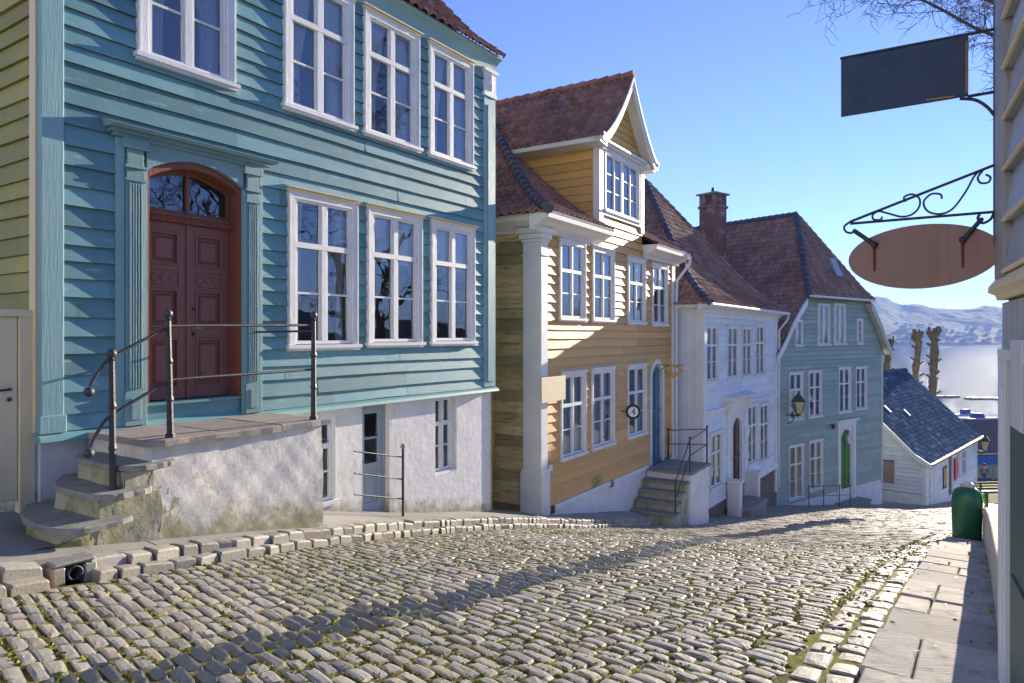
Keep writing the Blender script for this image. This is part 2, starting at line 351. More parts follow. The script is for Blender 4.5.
def ground_sheet():
    ss = np.unique(np.concatenate([np.arange(-30,26,1.),np.arange(26,80,3.),np.arange(80,260,12.)])); ww = np.unique(np.concatenate([np.arange(-130,-3,9.),np.arange(-3,11,.7),np.arange(11,130,9.)]))
    m = MB(); vs = []; fs = []
    for s in ss:
        for w in ww:
            kw = float(Kw(s))
            a = float(G(s,w))-.12
            b = float(Pz(s))-.10 if s < 24 else a
            f = min(max((w-kw-.25)/.5,0),1)
            z = a*(1-f)+b*f
            if w < -1.2 and s > 24: z -= 0
            if w > 11 and s < 60: z += min((w-11)*.12, 9)*max(0,min(1,(60-s)/40))
            x, y = XY(s, w); vs.append((x,y,z))
    n = len(ww)
    for i in range(len(ss)-1):
        for j in range(n-1): fs.append((i*n+j, i*n+j+1, (i+1)*n+j+1, (i+1)*n+j))
    m.add(vs, fs, True)
    tag(m.build('ground', M['soil']), kind='structure')
ground_sheet()

def grid_strip(name, mat, ss, wf, zf, nw, kind='structure'):
    m = MB(); vs = []; fs = []
    for s in ss:
        w0, w1 = wf(s)
        for j in range(nw+1):
            w = w0+(w1-w0)*j/nw; x, y = XY(s, w); vs.append((x, y, zf(s, w, j/nw)))
    for i in range(len(ss)-1):
        for j in range(nw): fs.append((i*(nw+1)+j, (i+1)*(nw+1)+j, (i+1)*(nw+1)+j+1, i*(nw+1)+j+1))
    m.add(vs, fs, True)
    return tag(m.build(name, mat), kind=kind)
# road bed under the stones (moss and soil in the joints)
def road_w(s):
    k = float(Kw(s))
    if s > 20.5: k = 8.3
    if s > 36: k = max(8.3-(s-36)*.5, 3.5)
    return (.60 if s < 21 else max(.6-(s-21)*.25,-1.4), k+.02)
grid_strip('road_bed', M['bed'], list(np.arange(-3,62,.5)), road_w, lambda s,w,f: float(G(s,w))-.009-.02*min(1,max(0,(s-12)/5)), 14)

def template(n, p=8.):
    k = [-1,-.95,-.82,-.42,.42,.82,.95,1] if n == 7 else ([-1,-.95,-.84,0,.84,.95,1] if n == 6 else [-1,-.88,.88,1])
    xs, ys = np.meshgrid(k, k, indexing='ij')
    pr = lambda a: np.interp(np.abs(a), [0,.42,.82,.95,1], [1,.985,.92,.66,0]) if n == 7 else (np.interp(np.abs(a), [0,.84,.95,1], [1,.98,.86,0]) if n == 6 else np.interp(np.abs(a), [0,.88,1], [1,1,0]))
    zz = pr(xs)*pr(ys)
    N = len(k); f = [(i*N+j, (i+1)*N+j, (i+1)*N+j+1, i*N+j+1) for i in range(N-1) for j in range(N-1)]
    return xs.ravel(), ys.ravel(), zz.ravel(), np.array(f)
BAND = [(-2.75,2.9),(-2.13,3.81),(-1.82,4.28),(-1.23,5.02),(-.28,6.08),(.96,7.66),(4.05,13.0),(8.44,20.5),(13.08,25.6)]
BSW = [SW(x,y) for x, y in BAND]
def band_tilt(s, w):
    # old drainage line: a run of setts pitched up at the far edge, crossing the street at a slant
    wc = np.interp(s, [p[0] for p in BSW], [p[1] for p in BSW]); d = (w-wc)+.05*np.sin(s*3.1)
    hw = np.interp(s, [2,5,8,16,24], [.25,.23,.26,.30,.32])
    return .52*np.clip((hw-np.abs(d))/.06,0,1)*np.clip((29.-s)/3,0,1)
def stones(items, tpl, lowz):
    """items: arrays s,w (centre), a (half along w), b (half along s), h, rot, rnd"""
    xs, ys, zz, F = tpl
    s, w, a, b, h, rot, rd, base = [np.asarray(q)[:,None] for q in items]
    n = s.shape[0]
    rd = np.where(band_tilt(s,w) > .2, rd*.20, rd)  # shade put into the colour: setts of the tilted band get darker tones
    j = [rs.uniform(-.16,.16,(n,1)) for _ in range(4)]
    X = xs[None]*a*(1+j[0]*ys[None]*.8)+j[1]*a*.25*ys[None]; Y = ys[None]*b*(1+j[2]*xs[None])
    W = w+X*np.cos(rot)-Y*np.sin(rot); S = s+X*np.sin(rot)+Y*np.cos(rot)
    tilt = rs.normal(0,.02,(n,1))*X+rs.normal(0,.045,(n,1))*Y
    tilt = tilt+band_tilt(s,w)*Y
    Z = G(S, W)+base-lowz+(h+lowz)*zz[None]+tilt*zz[None]+rs.normal(0,.0012,X.shape)*(zz[None] > .9)
    px = S*.5592-W*.8290; py = S*.8290+W*.5592
    V = np.stack([px,py,Z],-1).reshape(-1,3)
    FF = (F[None]+(np.arange(n)*len(xs))[:,None,None]).reshape(-1,4)
    return V, FF, np.repeat(rd.ravel(), len(F))
def np_mesh(name, parts, mat, kind):
    off = 0; V = []; Fs = []; R = []
    for v, f, r in parts:
        V.append(v); Fs.append(f+off); R.append(r); off += len(v)
    V = np.concatenate(V); Fs = np.concatenate(Fs); R = np.concatenate(R)
    me = bpy.data.meshes.new(name)
    me.vertices.add(len(V)); me.vertices.foreach_set('co', V.ravel().astype(np.float32))
    me.loops.add(len(Fs)*4); me.loops.foreach_set('vertex_index', Fs.ravel().astype(np.int32))
    me.polygons.add(len(Fs)); me.polygons.foreach_set('loop_start', np.arange(0,len(Fs)*4,4,dtype=np.int32)); me.polygons.foreach_set('loop_total', np.full(len(Fs),4,dtype=np.int32))
    me.attributes.new('rnd','FLOAT','FACE').data.foreach_set('value', R.astype(np.float32))
    me.polygons.foreach_set('use_smooth', np.zeros(len(Fs),dtype=bool))
    me.update(calc_edges=True); me.validate()
    return tag(link(me, name, mat), kind=kind)
def cobbles():
    near, far = [], []
    s = -2.0; gaps = []
    while s < 52:
        pitch = U(.086,.116)*(1 if s < 20 else 1.7); tlt = .20*min(1,max(0,(24-s)/8))
        w0, w1 = road_w(s); w0 = 1.06 if s < 21 else w0
        w = w0+U(-.06,.02); bow = U(-.01,.01)
        while w < w1-.05:
            L = U(.14,.31)*(1 if s < 20 else 1.5)
            if w+L > w1: L = max(w1-w, .1)
            wc = w+L/2
            wob = .03*math.sin(wc*.9+s*.25)+.012*math.sin(wc*2.9+s*1.1)
            row = (s+wob+tlt*(wc-3.5)+rs.normal(0,.005), wc, L/2-U(.003,.010), pitch/2-U(.003,.009), U(.0,.013), rs.normal(0,.022)+tlt*.95, rs.rand(), 0.)
            (near if s < 12.5 else far).append(row)
            if s < 14.5: gaps.append((s+pitch/2+wob+tlt*(wc-3.5), wc, L)); 
            w += L
        s += pitch
    # gutter: two runs of setts along the footway
    for w in (.735,.915):
        s = -1.
        while s < 21:
            L = U(.16,.30)
            near.append((s+L/2, w+rs.normal(0,.006), .086, L/2-.010, U(-.004,.014), rs.normal(0,.04), rs.rand(), -.004)); s += L
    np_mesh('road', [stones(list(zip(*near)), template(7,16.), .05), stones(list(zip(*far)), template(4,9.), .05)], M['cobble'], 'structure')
    # moss tufts in the joints
    m = MB()
    for gs, gw, L in gaps:
        d = math.hypot(gs-3, gw-3)
        if math.sin(gs*.9+gw*1.7)+math.sin(gw*.8-gs*2.1) < U(-2.6,1.2)+max(0,gs-7)*.22: continue
        for _ in range(int(U(7,15))):
            ss, w = gs+rs.normal(0,.012), gw+U(-L/2,L/2); x, y = XY(ss, w); z = float(G(ss,w))-.010
            r = U(.008,.02); h = U(.010,.026); an = U(0,6.3); m.new()
            ca, sa = math.cos(an)*r, math.sin(an)*r
            m.add([(x-ca,y-sa,z),(x+ca,y+sa,z),(x+ca*.4-sa*.6,y+sa*.4+ca*.6,z+h),(x-ca*.7+sa*.3,y-sa*.7-ca*.3,z+h*.8)], [(0,1,2,3)])
    for _ in range(500):   # moss along the gutter and the foot of the low wall
        ss = U(1.5,15); w = U(.82,1.06) if rs.rand() < .18 else -.10+abs(rs.normal(0,.05))
        if math.sin(ss*1.9)+math.sin(ss*4.7+1) < U(-1.2,1.6): continue
        x, y = XY(ss, w); z = float(G(ss,w)) + (.02 if w < .5 else -.014)
        for _ in range(4):
            x2, y2 = x+rs.normal(0,.03), y+rs.normal(0,.03); r = U(.008,.02); h = U(.02,.05); an = U(0,6.3); m.new()
            ca, sa = math.cos(an)*r, math.sin(an)*r
            m.add([(x2-ca,y2-sa,z),(x2+ca,y2+sa,z),(x2+ca*.4-sa*.6,y2+sa*.4+ca*.6,z+h),(x2-ca*.7+sa*.3,y2-sa*.7-ca*.3,z+h*.8)], [(0,1,2,3)])
    tag(m.build('moss', M['moss']), kind='stuff')
cobbles()
def leaves():
    m = MB()
    for _ in range(420):
        if rs.rand() < .62: ss, w = 9.8+rs.normal(0,1.1), .93+rs.normal(0,.14)
        elif rs.rand() < .5: ss, w = 6.4+rs.normal(0,.5), .93+rs.normal(0,.12)
        else: ss, w = U(3,16), U(-.05,1.2)
        x, y = XY(ss, w); z = float(G(ss,w))+(.062 if w < .62 else .022); a = U(0,6.3); r = U(.012,.030); m.new()
        u = Vector((math.cos(a),math.sin(a),U(-.3,.3)))*r; v = Vector((-math.sin(a),math.cos(a),U(-.3,.5)))*r*.6; c = Vector((x,y,z))
        m.add([c-u,c-v*.9,c+u*.3-v,c+u,c+u*.3+v,c-u*.4+v], [(0,1,2,3,4,5)])
    tag(m.build('fallen_leaves', M['deadleaf']), kind='stuff')
leaves()

# kerb of two courses of setts, the drain gap left open
def kerb():
    it = []
    for off, base, h, ex in ((.085,0.,.080,.0),(.20,.07,.10,.0)):
        s = -3.
        while s < 20.6:
            L = U(.17,.34)*(1.1 if s < 4 else .8)
            if not (2.60 < s+L/2 < 2.82):
                it.append((s+L/2, float(Kw(s+L/2))+off+rs.normal(0,.008), .105, L/2-.008, h+rs.normal(0,.007), -math.atan(float(Kw(s+.5)-Kw(s))/.5)+rs.normal(0,.055), rs.rand(), base))
            s += L
    np_mesh('kerb', [stones(list(zip(*it)), template(6), .06)], M['cobble'], 'structure')
kerb()
def pave():
    m = MB()
    s = -3.
    while s < 20.6:
        L = U(1.6,2.6); e = min(s+L,20.6); n = 6; m.new()
        vs = []
        for i in range(n+1):
            q = s+.008+(e-s-.016)*i/n; w0 = float(Kw(q))+.25; z0 = float(G(q,w0))+.165; z1 = float(Pz(q))
            for j in range(5):
                f = j/4; w = w0+(8.4-w0)*f; x, y = XY(q,w); g = min(1, f*(8.4-w0)/(7.85-w0))
                vs.append((x,y,z0+(z1-z0)*g+.012*math.sin(q*3+j)*.5))
        m.add(vs, [(i*5+j,(i+1)*5+j,(i+1)*5+j+1,i*5+j+1) for i in range(n) for j in range(4)], True)
        # outer edge down behind the kerb stones
        a = [vs[i*5] for i in range(n+1)]
        m.add(a+[(p[0],p[1],p[2]-.2) for p in a], [(i,i+1,n+2+i,n+1+i) for i in range(n)])
        s = e
    tag(m.build('pavement', M['concrete']), kind='structure')
pave()
def footway():
    m = MB(); s = 1.0
    while s < 21:
        L = U(.4,.95); w0, w1 = -.30, .64+U(-.03,.03)
        cut = [w0]+([U(.05,.4)] if rs.rand() < .55 else [])+[w1]
        for a, b in zip(cut, cut[1:]):
            m.new(); g = .008; dz = U(-.007,.008); tl = rs.normal(0,.007); n = len(m.v)
            vs = []; sk = rs.normal(0,.02)
            for top in (0,1):
                for q, w in ((s+g,a+g),(s+L-g,a+g),(s+L-g+sk,b-g),(s+g+sk,b-g)):
                    x, y = XY(q,w); vs.append((x,y,float(Rz(q))+.05+dz+tl*(q-s-L/2)*2-(0 if top else .12)))
            m.hexa([vs[0],vs[1],vs[2],vs[3],vs[4],vs[5],vs[6],vs[7]])
        s += L
    tag(m.build('footway', M['flag'], bevel=.012), kind='structure')
footway()
def drain():
    s, w = 2.72, float(Kw(2.72))
    x, y = XY(s, w); z = float(G(s,w))
    e = thing('drain_outlet', 'rusty round drain pipe mouth in a gap of the double stone kerb', 'drain', (x,y,z))
    m = MB(); p0 = Vector((0,0,.060))+Vector((WD.x,WD.y,0))*.10; p1 = p0+Vector((WD.x,WD.y,0))*.45
    n = 14; vs = []; up = Vector((0,0,1)); sd = Vector((SD.x,SD.y,0))
    for p, r in ((p0,.060),(p1,.060),(p1,.048),(p0,.048)):
        for k in range(n): vs.append(p+sd*math.cos(6.2832*k/n)*r+up*math.sin(6.2832*k/n)*r)
    fs = [(i*n+k,i*n+(k+1)%n,((i+1)%4)*n+(k+1)%n,((i+1)%4)*n+k) for i in range(4) for k in range(n) if i != 1 or True]
    m.add(vs, fs, True); m.build('pipe', M['iron'], e)
    m = MB(); q = p1+Vector((WD.x,WD.y,0))*.01
    m.add([q+sd*a+up*b for a,b in ((-.25,-.1),(.25,-.1),(.25,.14),(-.25,.14))], [(0,1,2,3)]); m.build('surround', M['soil'], e)
    m = MB()
    for a, b, c_, d_ in ((-.17,-.07,-.05,.13),(.07,.17,-.05,.12),(-.16,.16,.13,.165)):
        n0 = len(m.v); m.new(); m.box(a,b,0,.2,c_,d_); m.xf(lambda x,y,z: (SD.x*x+WD.x*(y+.10),SD.y*x+WD.y*(y+.10),z), n0)
    m.build('packing_stone', M['cobble'], e, bevel=.015)
drain()
# ------------------------------------------------------------------ house kit: local x along the front, y inward, z measured from the camera's eye
class House:
    def __init__(s, P, vx, zb, name, label, cat='house', d=None, group=None):
        k = (vx-512)/700. if vx else 0
        dd = Vector((k,1)).normalized() if d is None else Vector(d).normalized()
        s.P = Vector(P); s.d = dd; s.zb = zb; s.inn = Vector((-dd.y,dd.x)); s.rz = math.atan2(dd.y,dd.x)
        s.e = thing(name, label, cat, (P[0],P[1],zb), s.rz, group)
    def put(s, m, name, mat, parent=None, bevel=0, label=None):
        if parent is None: return m.build(name, mat, s.e, (0,0,-s.zb), bevel=bevel, label=label)
        return m.build(name, mat, parent, (0,0,0), bevel=bevel, label=label)
    def W(s, t, o, z):
        p = s.P+s.d*t-s.inn*o; return Vector((p.x,p.y,z))
FR = lambda t,o,z: (t,-o,z)
LS = lambda q,o,z: (-o,q,z)
def RSD(Wd): return lambda q,o,z: (Wd+o,q,z)

def clap(m, Mp, L, R, z0, z1, h, ops=(), out=.03, wob=.006, seam=4.5, jit=.1, dx=.5, lip=0):
    if not callable(L): l_ = L; L = lambda z: l_
    if not callable(R): r_ = R; R = lambda z: r_
    z = z0
    while z < z1-1e-4:
        zt = min(z+h*U(1-jit,1+jit), z1)
        if z1-zt < .35*h: zt = z1
        cuts = sorted({z,zt}|{c for o in ops for c in (o[2],o[3]) if z+1e-3 < c < zt-1e-3})
        lo, hi = min(L(z),L(zt)), max(R(z),R(zt))
        seams = []; x = lo+U(.8,seam)
        while x < hi-.5: seams.append(x); x += U(seam*.4,seam)
        rr = [random.random() for _ in range(len(seams)+1)]; oo = [U(-.004,.004) for _ in rr]
        p1, p2 = U(0,6), U(0,6)
        nz = lambda x: wob*(.65*math.sin(x*1.7+p1)+.35*math.sin(x*4.1+p2))
        for a, b in zip(cuts, cuts[1:]):
            mid = (a+b)/2
            iv = [(lo,hi)]
            for o in ops:
                if o[2] < mid < o[3]:
                    nv = []
                    for l, r in iv:
                        if o[1] <= l or o[0] >= r: nv.append((l,r)); continue
                        if o[0] > l: nv.append((l,o[0]))
                        if o[1] < r: nv.append((o[1],r))
                    iv = nv
            for l, r in iv:
                ed = [l]+[q for q in seams if l+.02 < q < r-.02]+[r]
                for e0, e1 in zip(ed, ed[1:]):
                    bi = sum(1 for q in seams if q <= e0+1e-6); m.cur = rr[bi]; of = oo[bi]
                    e0 += .0015 if e0 in seams else 0; e1 -= .0015 if e1 in seams else 0
                    n = max(1, int((e1-e0)/dx)); vs = []
                    for i in range(n+1):
                        x = e0+(e1-e0)*i/n
                        xb = min(max(x,L(a)),R(a)); xt = min(max(x,L(b)),R(b))
                        za = a+(nz(xb) if a == z else 0); zb = b+(.012 if b == zt and zt < z1 else 0)
                        oa = .004+(out+of)*(1-(a-z)/(zt-z)); ob = .004+max(0,(out+of)*(1-(b-z)/(zt-z)))
                        vs += [Mp(xb,0,za),Mp(xb,oa,za),Mp(xt,ob,zb)]
                    fs = []
                    for i in range(n):
                        k = i*3; fs.append((k+1,k+4,k+5,k+2))
                    n0 = len(m.v); m.add(vs, fs)
                    if a == z:
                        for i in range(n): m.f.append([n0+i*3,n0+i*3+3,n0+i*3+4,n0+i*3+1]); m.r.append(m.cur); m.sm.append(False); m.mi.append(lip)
        z = zt
def flat(m, Mp, x0, x1, z0, z1, ops=(), o=0., depth=.2, dx=9):
    """plain wall face with openings and their reveals"""
    zs = sorted({z0,z1}|{c for q in ops for c in (q[2],q[3]) if z0 < c < z1})
    xs = sorted({x0,x1}|{c for q in ops for c in (q[0],q[1]) if x0 < c < x1})
    for a, b in zip(zs, zs[1:]):
        for l, r in zip(xs, xs[1:]):
            if any(q[0] < (l+r)/2 < q[1] and q[2] < (a+b)/2 < q[3] for q in ops): continue
            m.quad(Mp(l,o,a),Mp(r,o,a),Mp(r,o,b),Mp(l,o,b))
    for q in ops:
        l, r, a, b = q[:4]; i = o-depth
        m.quad(Mp(l,o,a),Mp(l,i,a),Mp(l,i,b),Mp(l,o,b)); m.quad(Mp(r,o,a),Mp(r,o,b),Mp(r,i,b),Mp(r,i,a))
        m.quad(Mp(l,o,b),Mp(r,o,b),Mp(r,i,b),Mp(l,i,b)); m.quad(Mp(l,o,a),Mp(l,i,a),Mp(r,i,a),Mp(r,o,a))

WC = {}
def win_mesh(w, h, k):
    key = (round(w,2), round(h,2), k['id'], random.randrange(3))
    if key in WC: return WC[key]
    cw, cols, rows, tr = k.get('cw',.11), k.get('cols',2), k.get('rows',(.31,.345,.345)), k.get('tr',1)
    mul, mu = k.get('mul',.085), .028
    m = MB()
    # casing boards with an inner bead
    m.new(); m.box(-w/2,-w/2+cw,-.055,.0,.05,h-cw); m.new(); m.box(w/2-cw,w/2,-.055,.0,.05,h-cw)
    m.new(); m.box(-w/2,w/2,-.057,.0,h-cw,h)
    for sx in (-1,1):
        a = sx*(w/2-.012); m.box(min(a,a-sx*.022),max(a,a-sx*.022),-.068,-.056,.06,h-.01)
    x0, x1, z0, z1 = -w/2+cw, w/2-cw, .07, h-cw
    # fixed frame
    fr = .035
    m.new()
    m.box(x0-.01,x0+fr,-.03,.09,z0,z1); m.box(x1-fr,x1+.01,-.03,.09,z0,z1); m.box(x0,x1,-.028,.09,z1-fr,z1+.01); m.box(x0,x1,-.032,.09,z0-.01,z0+fr)
    x0 += fr; x1 -= fr; z0 += fr; z1 -= fr
    H = z1-z0; zs = [z1]
    for r in rows: zs.append(zs[-1]-H*r)
    m.new()
    xs = [x0+(x1-x0)*i/cols for i in range(cols+1)]
    th = [mul if (cols == 2 or i % 2 == 0) else mu for i in range(1,cols)]
    for i, x in enumerate(xs[1:-1]): m.box(x-th[i]/2,x+th[i]/2,-.035,.06,z0,z1)
    for i, z in enumerate(zs[1:-1]):
        big = (i+1 == tr)
        t = .075 if big else mu
        m.box(x0,x1,-.040 if big else -.012,.055 if big else .03,z-t/2,z+t/2)
    # sash stiles round each light
    st = k.get('st',.035)
    ed = [x0]+[x for i, x in enumerate(xs[1:-1])]+[x1]
    for i in range(cols):
        a = xs[i]+(th[i-1]/2 if i else 0); b = xs[i+1]-(th[i]/2 if i < cols-1 else 0)
        if cols == 2 or i % 2 == 0: m.box(a,a+st,-.015,.04,z0,z1)
        if cols == 2 or i % 2 == 1: m.box(b-st,b,-.015,.04,z0,z1)
    frame = m.mesh('window')
    p = MB()
    for j in range(len(rows)):
        for i in range(cols):
            p.new(); d = [U(-.0035,.0035) for _ in range(3)]
            a, b, c, e = xs[i], xs[i+1], zs[j+1], zs[j]
            p.quad((a,.012+d[0]+d[2],c),(b,.012-d[0]+d[2],c),(b,.012-d[0]-d[2]+d[1],e),(a,.012+d[0]-d[2]+d[1],e))
    pane = p.mesh('pane')
    s = MB(); s.new(); s.box(-w/2-.03,w/2+.03,-.105,.0,.0,.05); s.box(-w/2-.01,w/2+.01,-.08,.0,-.035,.0)
    sill = s.mesh('sill')
    c = MB(); c.new(); c.hexa([(-w/2-.04,-.11,h+.008),(w/2+.04,-.11,h+.008),(w/2+.04,0,h+.03),(-w/2-.04,0,h+.03),(-w/2-.04,-.115,h+.026),(w/2+.04,-.115,h+.026),(w/2+.04,0,h+.055),(-w/2-.04,0,h+.055)])
    c.box(-w/2-.02,w/2+.02,-.075,0,h-.03,h+.008)
    cap = c.mesh('drip_cap')
    cu = None
    st = k.get('curtain')
    if st:
        q = MB()
        def drape(xa, xb, zt, zb, gather, ph):
            n = 26; vs = []; fs = []
            for i in range(n+1):
                f = i/n
                for jj in range(9):
                    g = jj/8; z = zt+(zb-zt)*g
                    pull = 1-gather*min(1,g*1.5)
                    x = xa+(xb-xa)*f*pull if gather >= 0 else xb+(xa-xb)*(1-f)*(1+gather*min(1,g*1.5))
                    vs.append((x,.11+.02*math.sin(f*26+ph)+.008*math.sin(f*61),z))
            for i in range(n):
                for jj in range(8): fs.append((i*9+jj,(i+1)*9+jj,(i+1)*9+jj+1,i*9+jj+1))
            q.add(vs, fs, True)
        if st == 'pair':
            drape(x0-.03,-.02,z1+.03,z0,.45,0); drape(.02,x1+.03,z1+.03,z0,-.45,2)
        elif st == 'full': drape(x0-.03,x1+.03,z1+.03,z0,0,1)
        elif st == 'sides':
            drape(x0-.03,x0+.22,z1+.03,z0,.25,0); drape(x1-.22,x1+.03,z1+.03,z0,-.25,2)
        elif st == 'top':
            drape(x0-.03,x1+.03,z1+.03,z1-H*.36,0,1)
        cu = q.mesh('curtain')
    WC[key] = (frame, pane, sill, cap, cu)
    return WC[key]
def window(H, t0, t1, z0, z1, k, trim=None, o=0., mp='F', wd=0, label=None):
    w, h = t1-t0, z1-z0; fr, pa, si, ca, cu = win_mesh(w, h, k)
    tm = trim or M['white']
    if mp == 'F': loc, rz = ((t0+t1)/2,-o,z0-H.zb), 0
    elif mp == 'L': loc, rz = (-o,(t0+t1)/2,z0-H.zb), -math.pi/2
    f = link(fr, 'window', tm, H.e, loc, rz, label=label)
    link(pa, 'pane', M['glass'], f); link(si, 'sill', tm, f)
    if k.get('cap',True): link(ca, 'drip_cap', M['cream'] if k.get('capc') else tm, f)
    if cu: link(cu, 'curtain', M['cloth'], f)
    cw = k.get('cw',.11)
    return (t0+cw-.03, t1-cw+.03, z0+.05, z1-cw+.03)
def op(t0, t1, z0, z1, cw=.11): return (t0+cw-.03, t1-cw+.03, z0+.05, z1-cw+.03)

# ------------------------------------------------------------------ tiled roof faces
def tileface(m, A, B, Cc, D, pf, cw=.22, rh=.29, skip=None, wave=.042, lip=.05, nseg=4, lift=.035):
    A, B, Cc, D = [Vector(p) for p in (A,B,Cc,D)]
    e = (B-A).normalized(); inw = Vector((-e.y,e.x))
    if inw.dot(Cc-A) < 0: inw = -inw
    R = inw.dot(Cc-A); run = [p[0]/pf[-1][0]*R for p in pf]; zz = [p[1] for p in pf]
    arc = [0]
    for i in range(1,len(run)): arc.append(arc[-1]+math.hypot(run[i]-run[i-1],zz[i]-zz[i-1]))
    la, lc = 0., e.dot(Cc-A); ra, rc = e.dot(B-A), e.dot(D-A)
    def at(s): r = np.interp(s,arc,run); return float(r), float(np.interp(s,arc,zz))
    n = int(math.ceil(arc[-1]/rh))
    for i in range(n):
        s0, s1 = i*rh, min((i+1)*rh, arc[-1]); s1e = min(s1+.07, arc[-1])
        r0, q0 = at(s0); r1, q1 = at(s1e)
        sl = math.atan2(q1-q0, r1-r0+1e-9); nv = Vector((-inw.x*math.sin(sl),-inw.y*math.sin(sl),math.cos(sl)))
        def lim(r, a): return min(max(a, la+(lc-la)*r/R), ra+(rc-ra)*r/R)
        lo = min(la+(lc-la)*r0/R, la+(lc-la)*r1/R); hi = max(ra+(rc-ra)*r0/R, ra+(rc-ra)*r1/R)
        j = math.floor(lo/cw); st = U(-.01,.01)
        while j*cw < hi:
            a0 = j*cw+st; j += 1
            if skip and skip((r0+r1)/2, a0+cw/2): continue
            if lim(r0,a0+cw)-lim(r0,a0) < .02 and lim(r1,a0+cw)-lim(r1,a0) < .02: continue
            m.new(); vs = []; fs = []; dz = U(-.006,.008); tw = U(-.006,.006)
            for u in range(nseg+1):
                f = u/nseg; wv = wave*math.sin(2*math.pi*f+.6)
                P0 = A+e*lim(r0,a0+cw*f)+inw*r0; P1 = A+e*lim(r1,a0+cw*f)+inw*r1
                b = Vector((P0.x,P0.y,q0))+nv*(lift+wv+dz+tw*(f-.5)); t = Vector((P1.x,P1.y,q1))+nv*(wv+dz*.3)
                vs += [b-nv*lip, b, t]
            for u in range(nseg):
                k = u*3; fs += [(k+1,k+4,k+5,k+2),(k,k+3,k+4,k+1)]
            m.add(vs, fs)
def underlay(m, A, B, Cc, D, pf, drop=.03):
    A, B, Cc, D = [Vector(p) for p in (A,B,Cc,D)]; m.cur = 1.
    n = len(pf)
    for i in range(n-1):
        f0, f1 = pf[i][0]/pf[-1][0], pf[i+1][0]/pf[-1][0]
        p = [A.lerp(Cc,f0),B.lerp(D,f0),B.lerp(D,f1),A.lerp(Cc,f1)]; z = [pf[i][1]]*2+[pf[i+1][1]]*2
        m.quad(*[(q.x,q.y,zz-drop) for q, zz in zip(p,z)])
def curve(A, Cc, pf):
    A, Cc = Vector(A), Vector(Cc)
    return [Vector((*A.lerp(Cc,p[0]/pf[-1][0]),p[1])) for p in pf]
def caps(m, pts, r=.11, L=.34):
    pts = [Vector(p) for p in pts]; seg = [(a-b).length for a, b in zip(pts,pts[1:])]; tot = sum(seg); n = max(1,int(tot/L))
    cum = [0]
    for q in seg: cum.append(cum[-1]+q)
    def at(s):
        i = max(0,min(len(seg)-1,int(np.searchsorted(cum,s,'right'))-1)); f = (s-cum[i])/seg[i]; return pts[i].lerp(pts[i+1],f)
    for i in range(n):
        a, b = at(tot*i/n), at(min(tot,tot*(i+1)/n+.05)); m.new()
        m.tube([a+Vector((0,0,.03)), b+Vector((0,0,.0))], [r*1.1,r*.92], 8)
def fine(pf, n=3):
    o = []
    for a, b in zip(pf, pf[1:]): o += [(a[0]+(b[0]-a[0])*i/n, a[1]+(b[1]-a[1])*i/n) for i in range(n)]
    return o+[pf[-1]]
K_MAIN = dict(id='main', cols=2, rows=(.31,.345,.345), tr=1, curtain='sides', capc=True, cw=.115, mul=.085)
K_PAIR = dict(K_MAIN, id='pair', curtain='pair')
K_TOP = dict(K_MAIN, id='topc', curtain='top')
K_BASE = dict(id='base', cols=2, rows=(.34,.33,.33), tr=1, cw=.05, mul=.06, st=.03, cap=False, curtain=None)
K_OCH = dict(id='och', cols=2, rows=(.36,.32,.32), tr=1, cw=.10, mul=.05, st=.04, curtain='sides')
K_OCH2 = dict(K_OCH, id='och2', curtain='full')
K_DOR = dict(id='dor', cols=4, rows=(.33,.33,.34), tr=9, cw=.08, mul=.10, st=.04, cap=False, curtain='top')
K_WH = dict(id='wh', cols=2, rows=(.34,.33,.33), tr=1, cw=.09, mul=.06, st=.04, curtain='full')
K_WHL = dict(K_WH, id='whl', curtain='sides')
K_GR = dict(id='gr', cols=2, rows=(.34,.33,.33), tr=1, cw=.09, mul=.07, st=.04, curtain='full')
K_GRL = dict(K_GR, id='grl', curtain='sides')
K_ATT = dict(id='att', cols=2, rows=(.5,.5), tr=9, cw=.08, mul=.07, st=.04, cap=False, curtain='full')
K_SLIM = dict(id='slim', cols=1, rows=(.5,.5), tr=9, cw=.08, mul=.07, st=.03, cap=False, curtain='full')

def room(H, x0, x1, z0, z1, floors=(), depth=1.7):
    m = MB(); m.new(); m.quad((x0,depth,z0),(x1,depth,z0),(x1,depth,z1),(x0,depth,z1))
    for z in floors: m.box(x0+.05,x1-.05,.25,depth,z-.05,z+.05)
    H.put(m, 'room_lining', M['interior'])

# ================================================================== the teal house
T = House((-4.70,7.0), 975, -2.2, 'timber_house', 'large teal clapboard house with a dark red double door and olive side wall', 'house')
TOP, BOT = 5.12, -.97
uw = [(.93,2.17,3.10,5.02),(2.90,4.18,3.08,5.02),(4.38,5.66,3.08,5.02),(5.90,7.16,3.08,5.02)]
lw = [(2.97,4.26,-.17,2.0),(4.45,5.73,-.15,2.0),(5.95,7.21,-.14,2.0)]
DOOR = (1.04,2.29,-.98,2.08)
ops = [op(*q,.115) for q in uw+lw]+[(1.02,2.31,-1.2,2.14)]
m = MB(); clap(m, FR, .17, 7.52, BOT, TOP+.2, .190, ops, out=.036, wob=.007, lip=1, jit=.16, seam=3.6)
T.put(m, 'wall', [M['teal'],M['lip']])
m = MB(); clap(m, LS, .10, 8.6, BOT, 5.3, .20, (), out=.034); 
Lg = lambda z: max(.10, (z-5.3)*.95); Rg = lambda z: 8.6-max(0,(z-5.3)*.95)
clap(m, LS, Lg, Rg, 5.3, 9.6, .20, (), out=.034)
T.put(m, 'side_wall', M['olive'], label='olive green clapboard side wall')
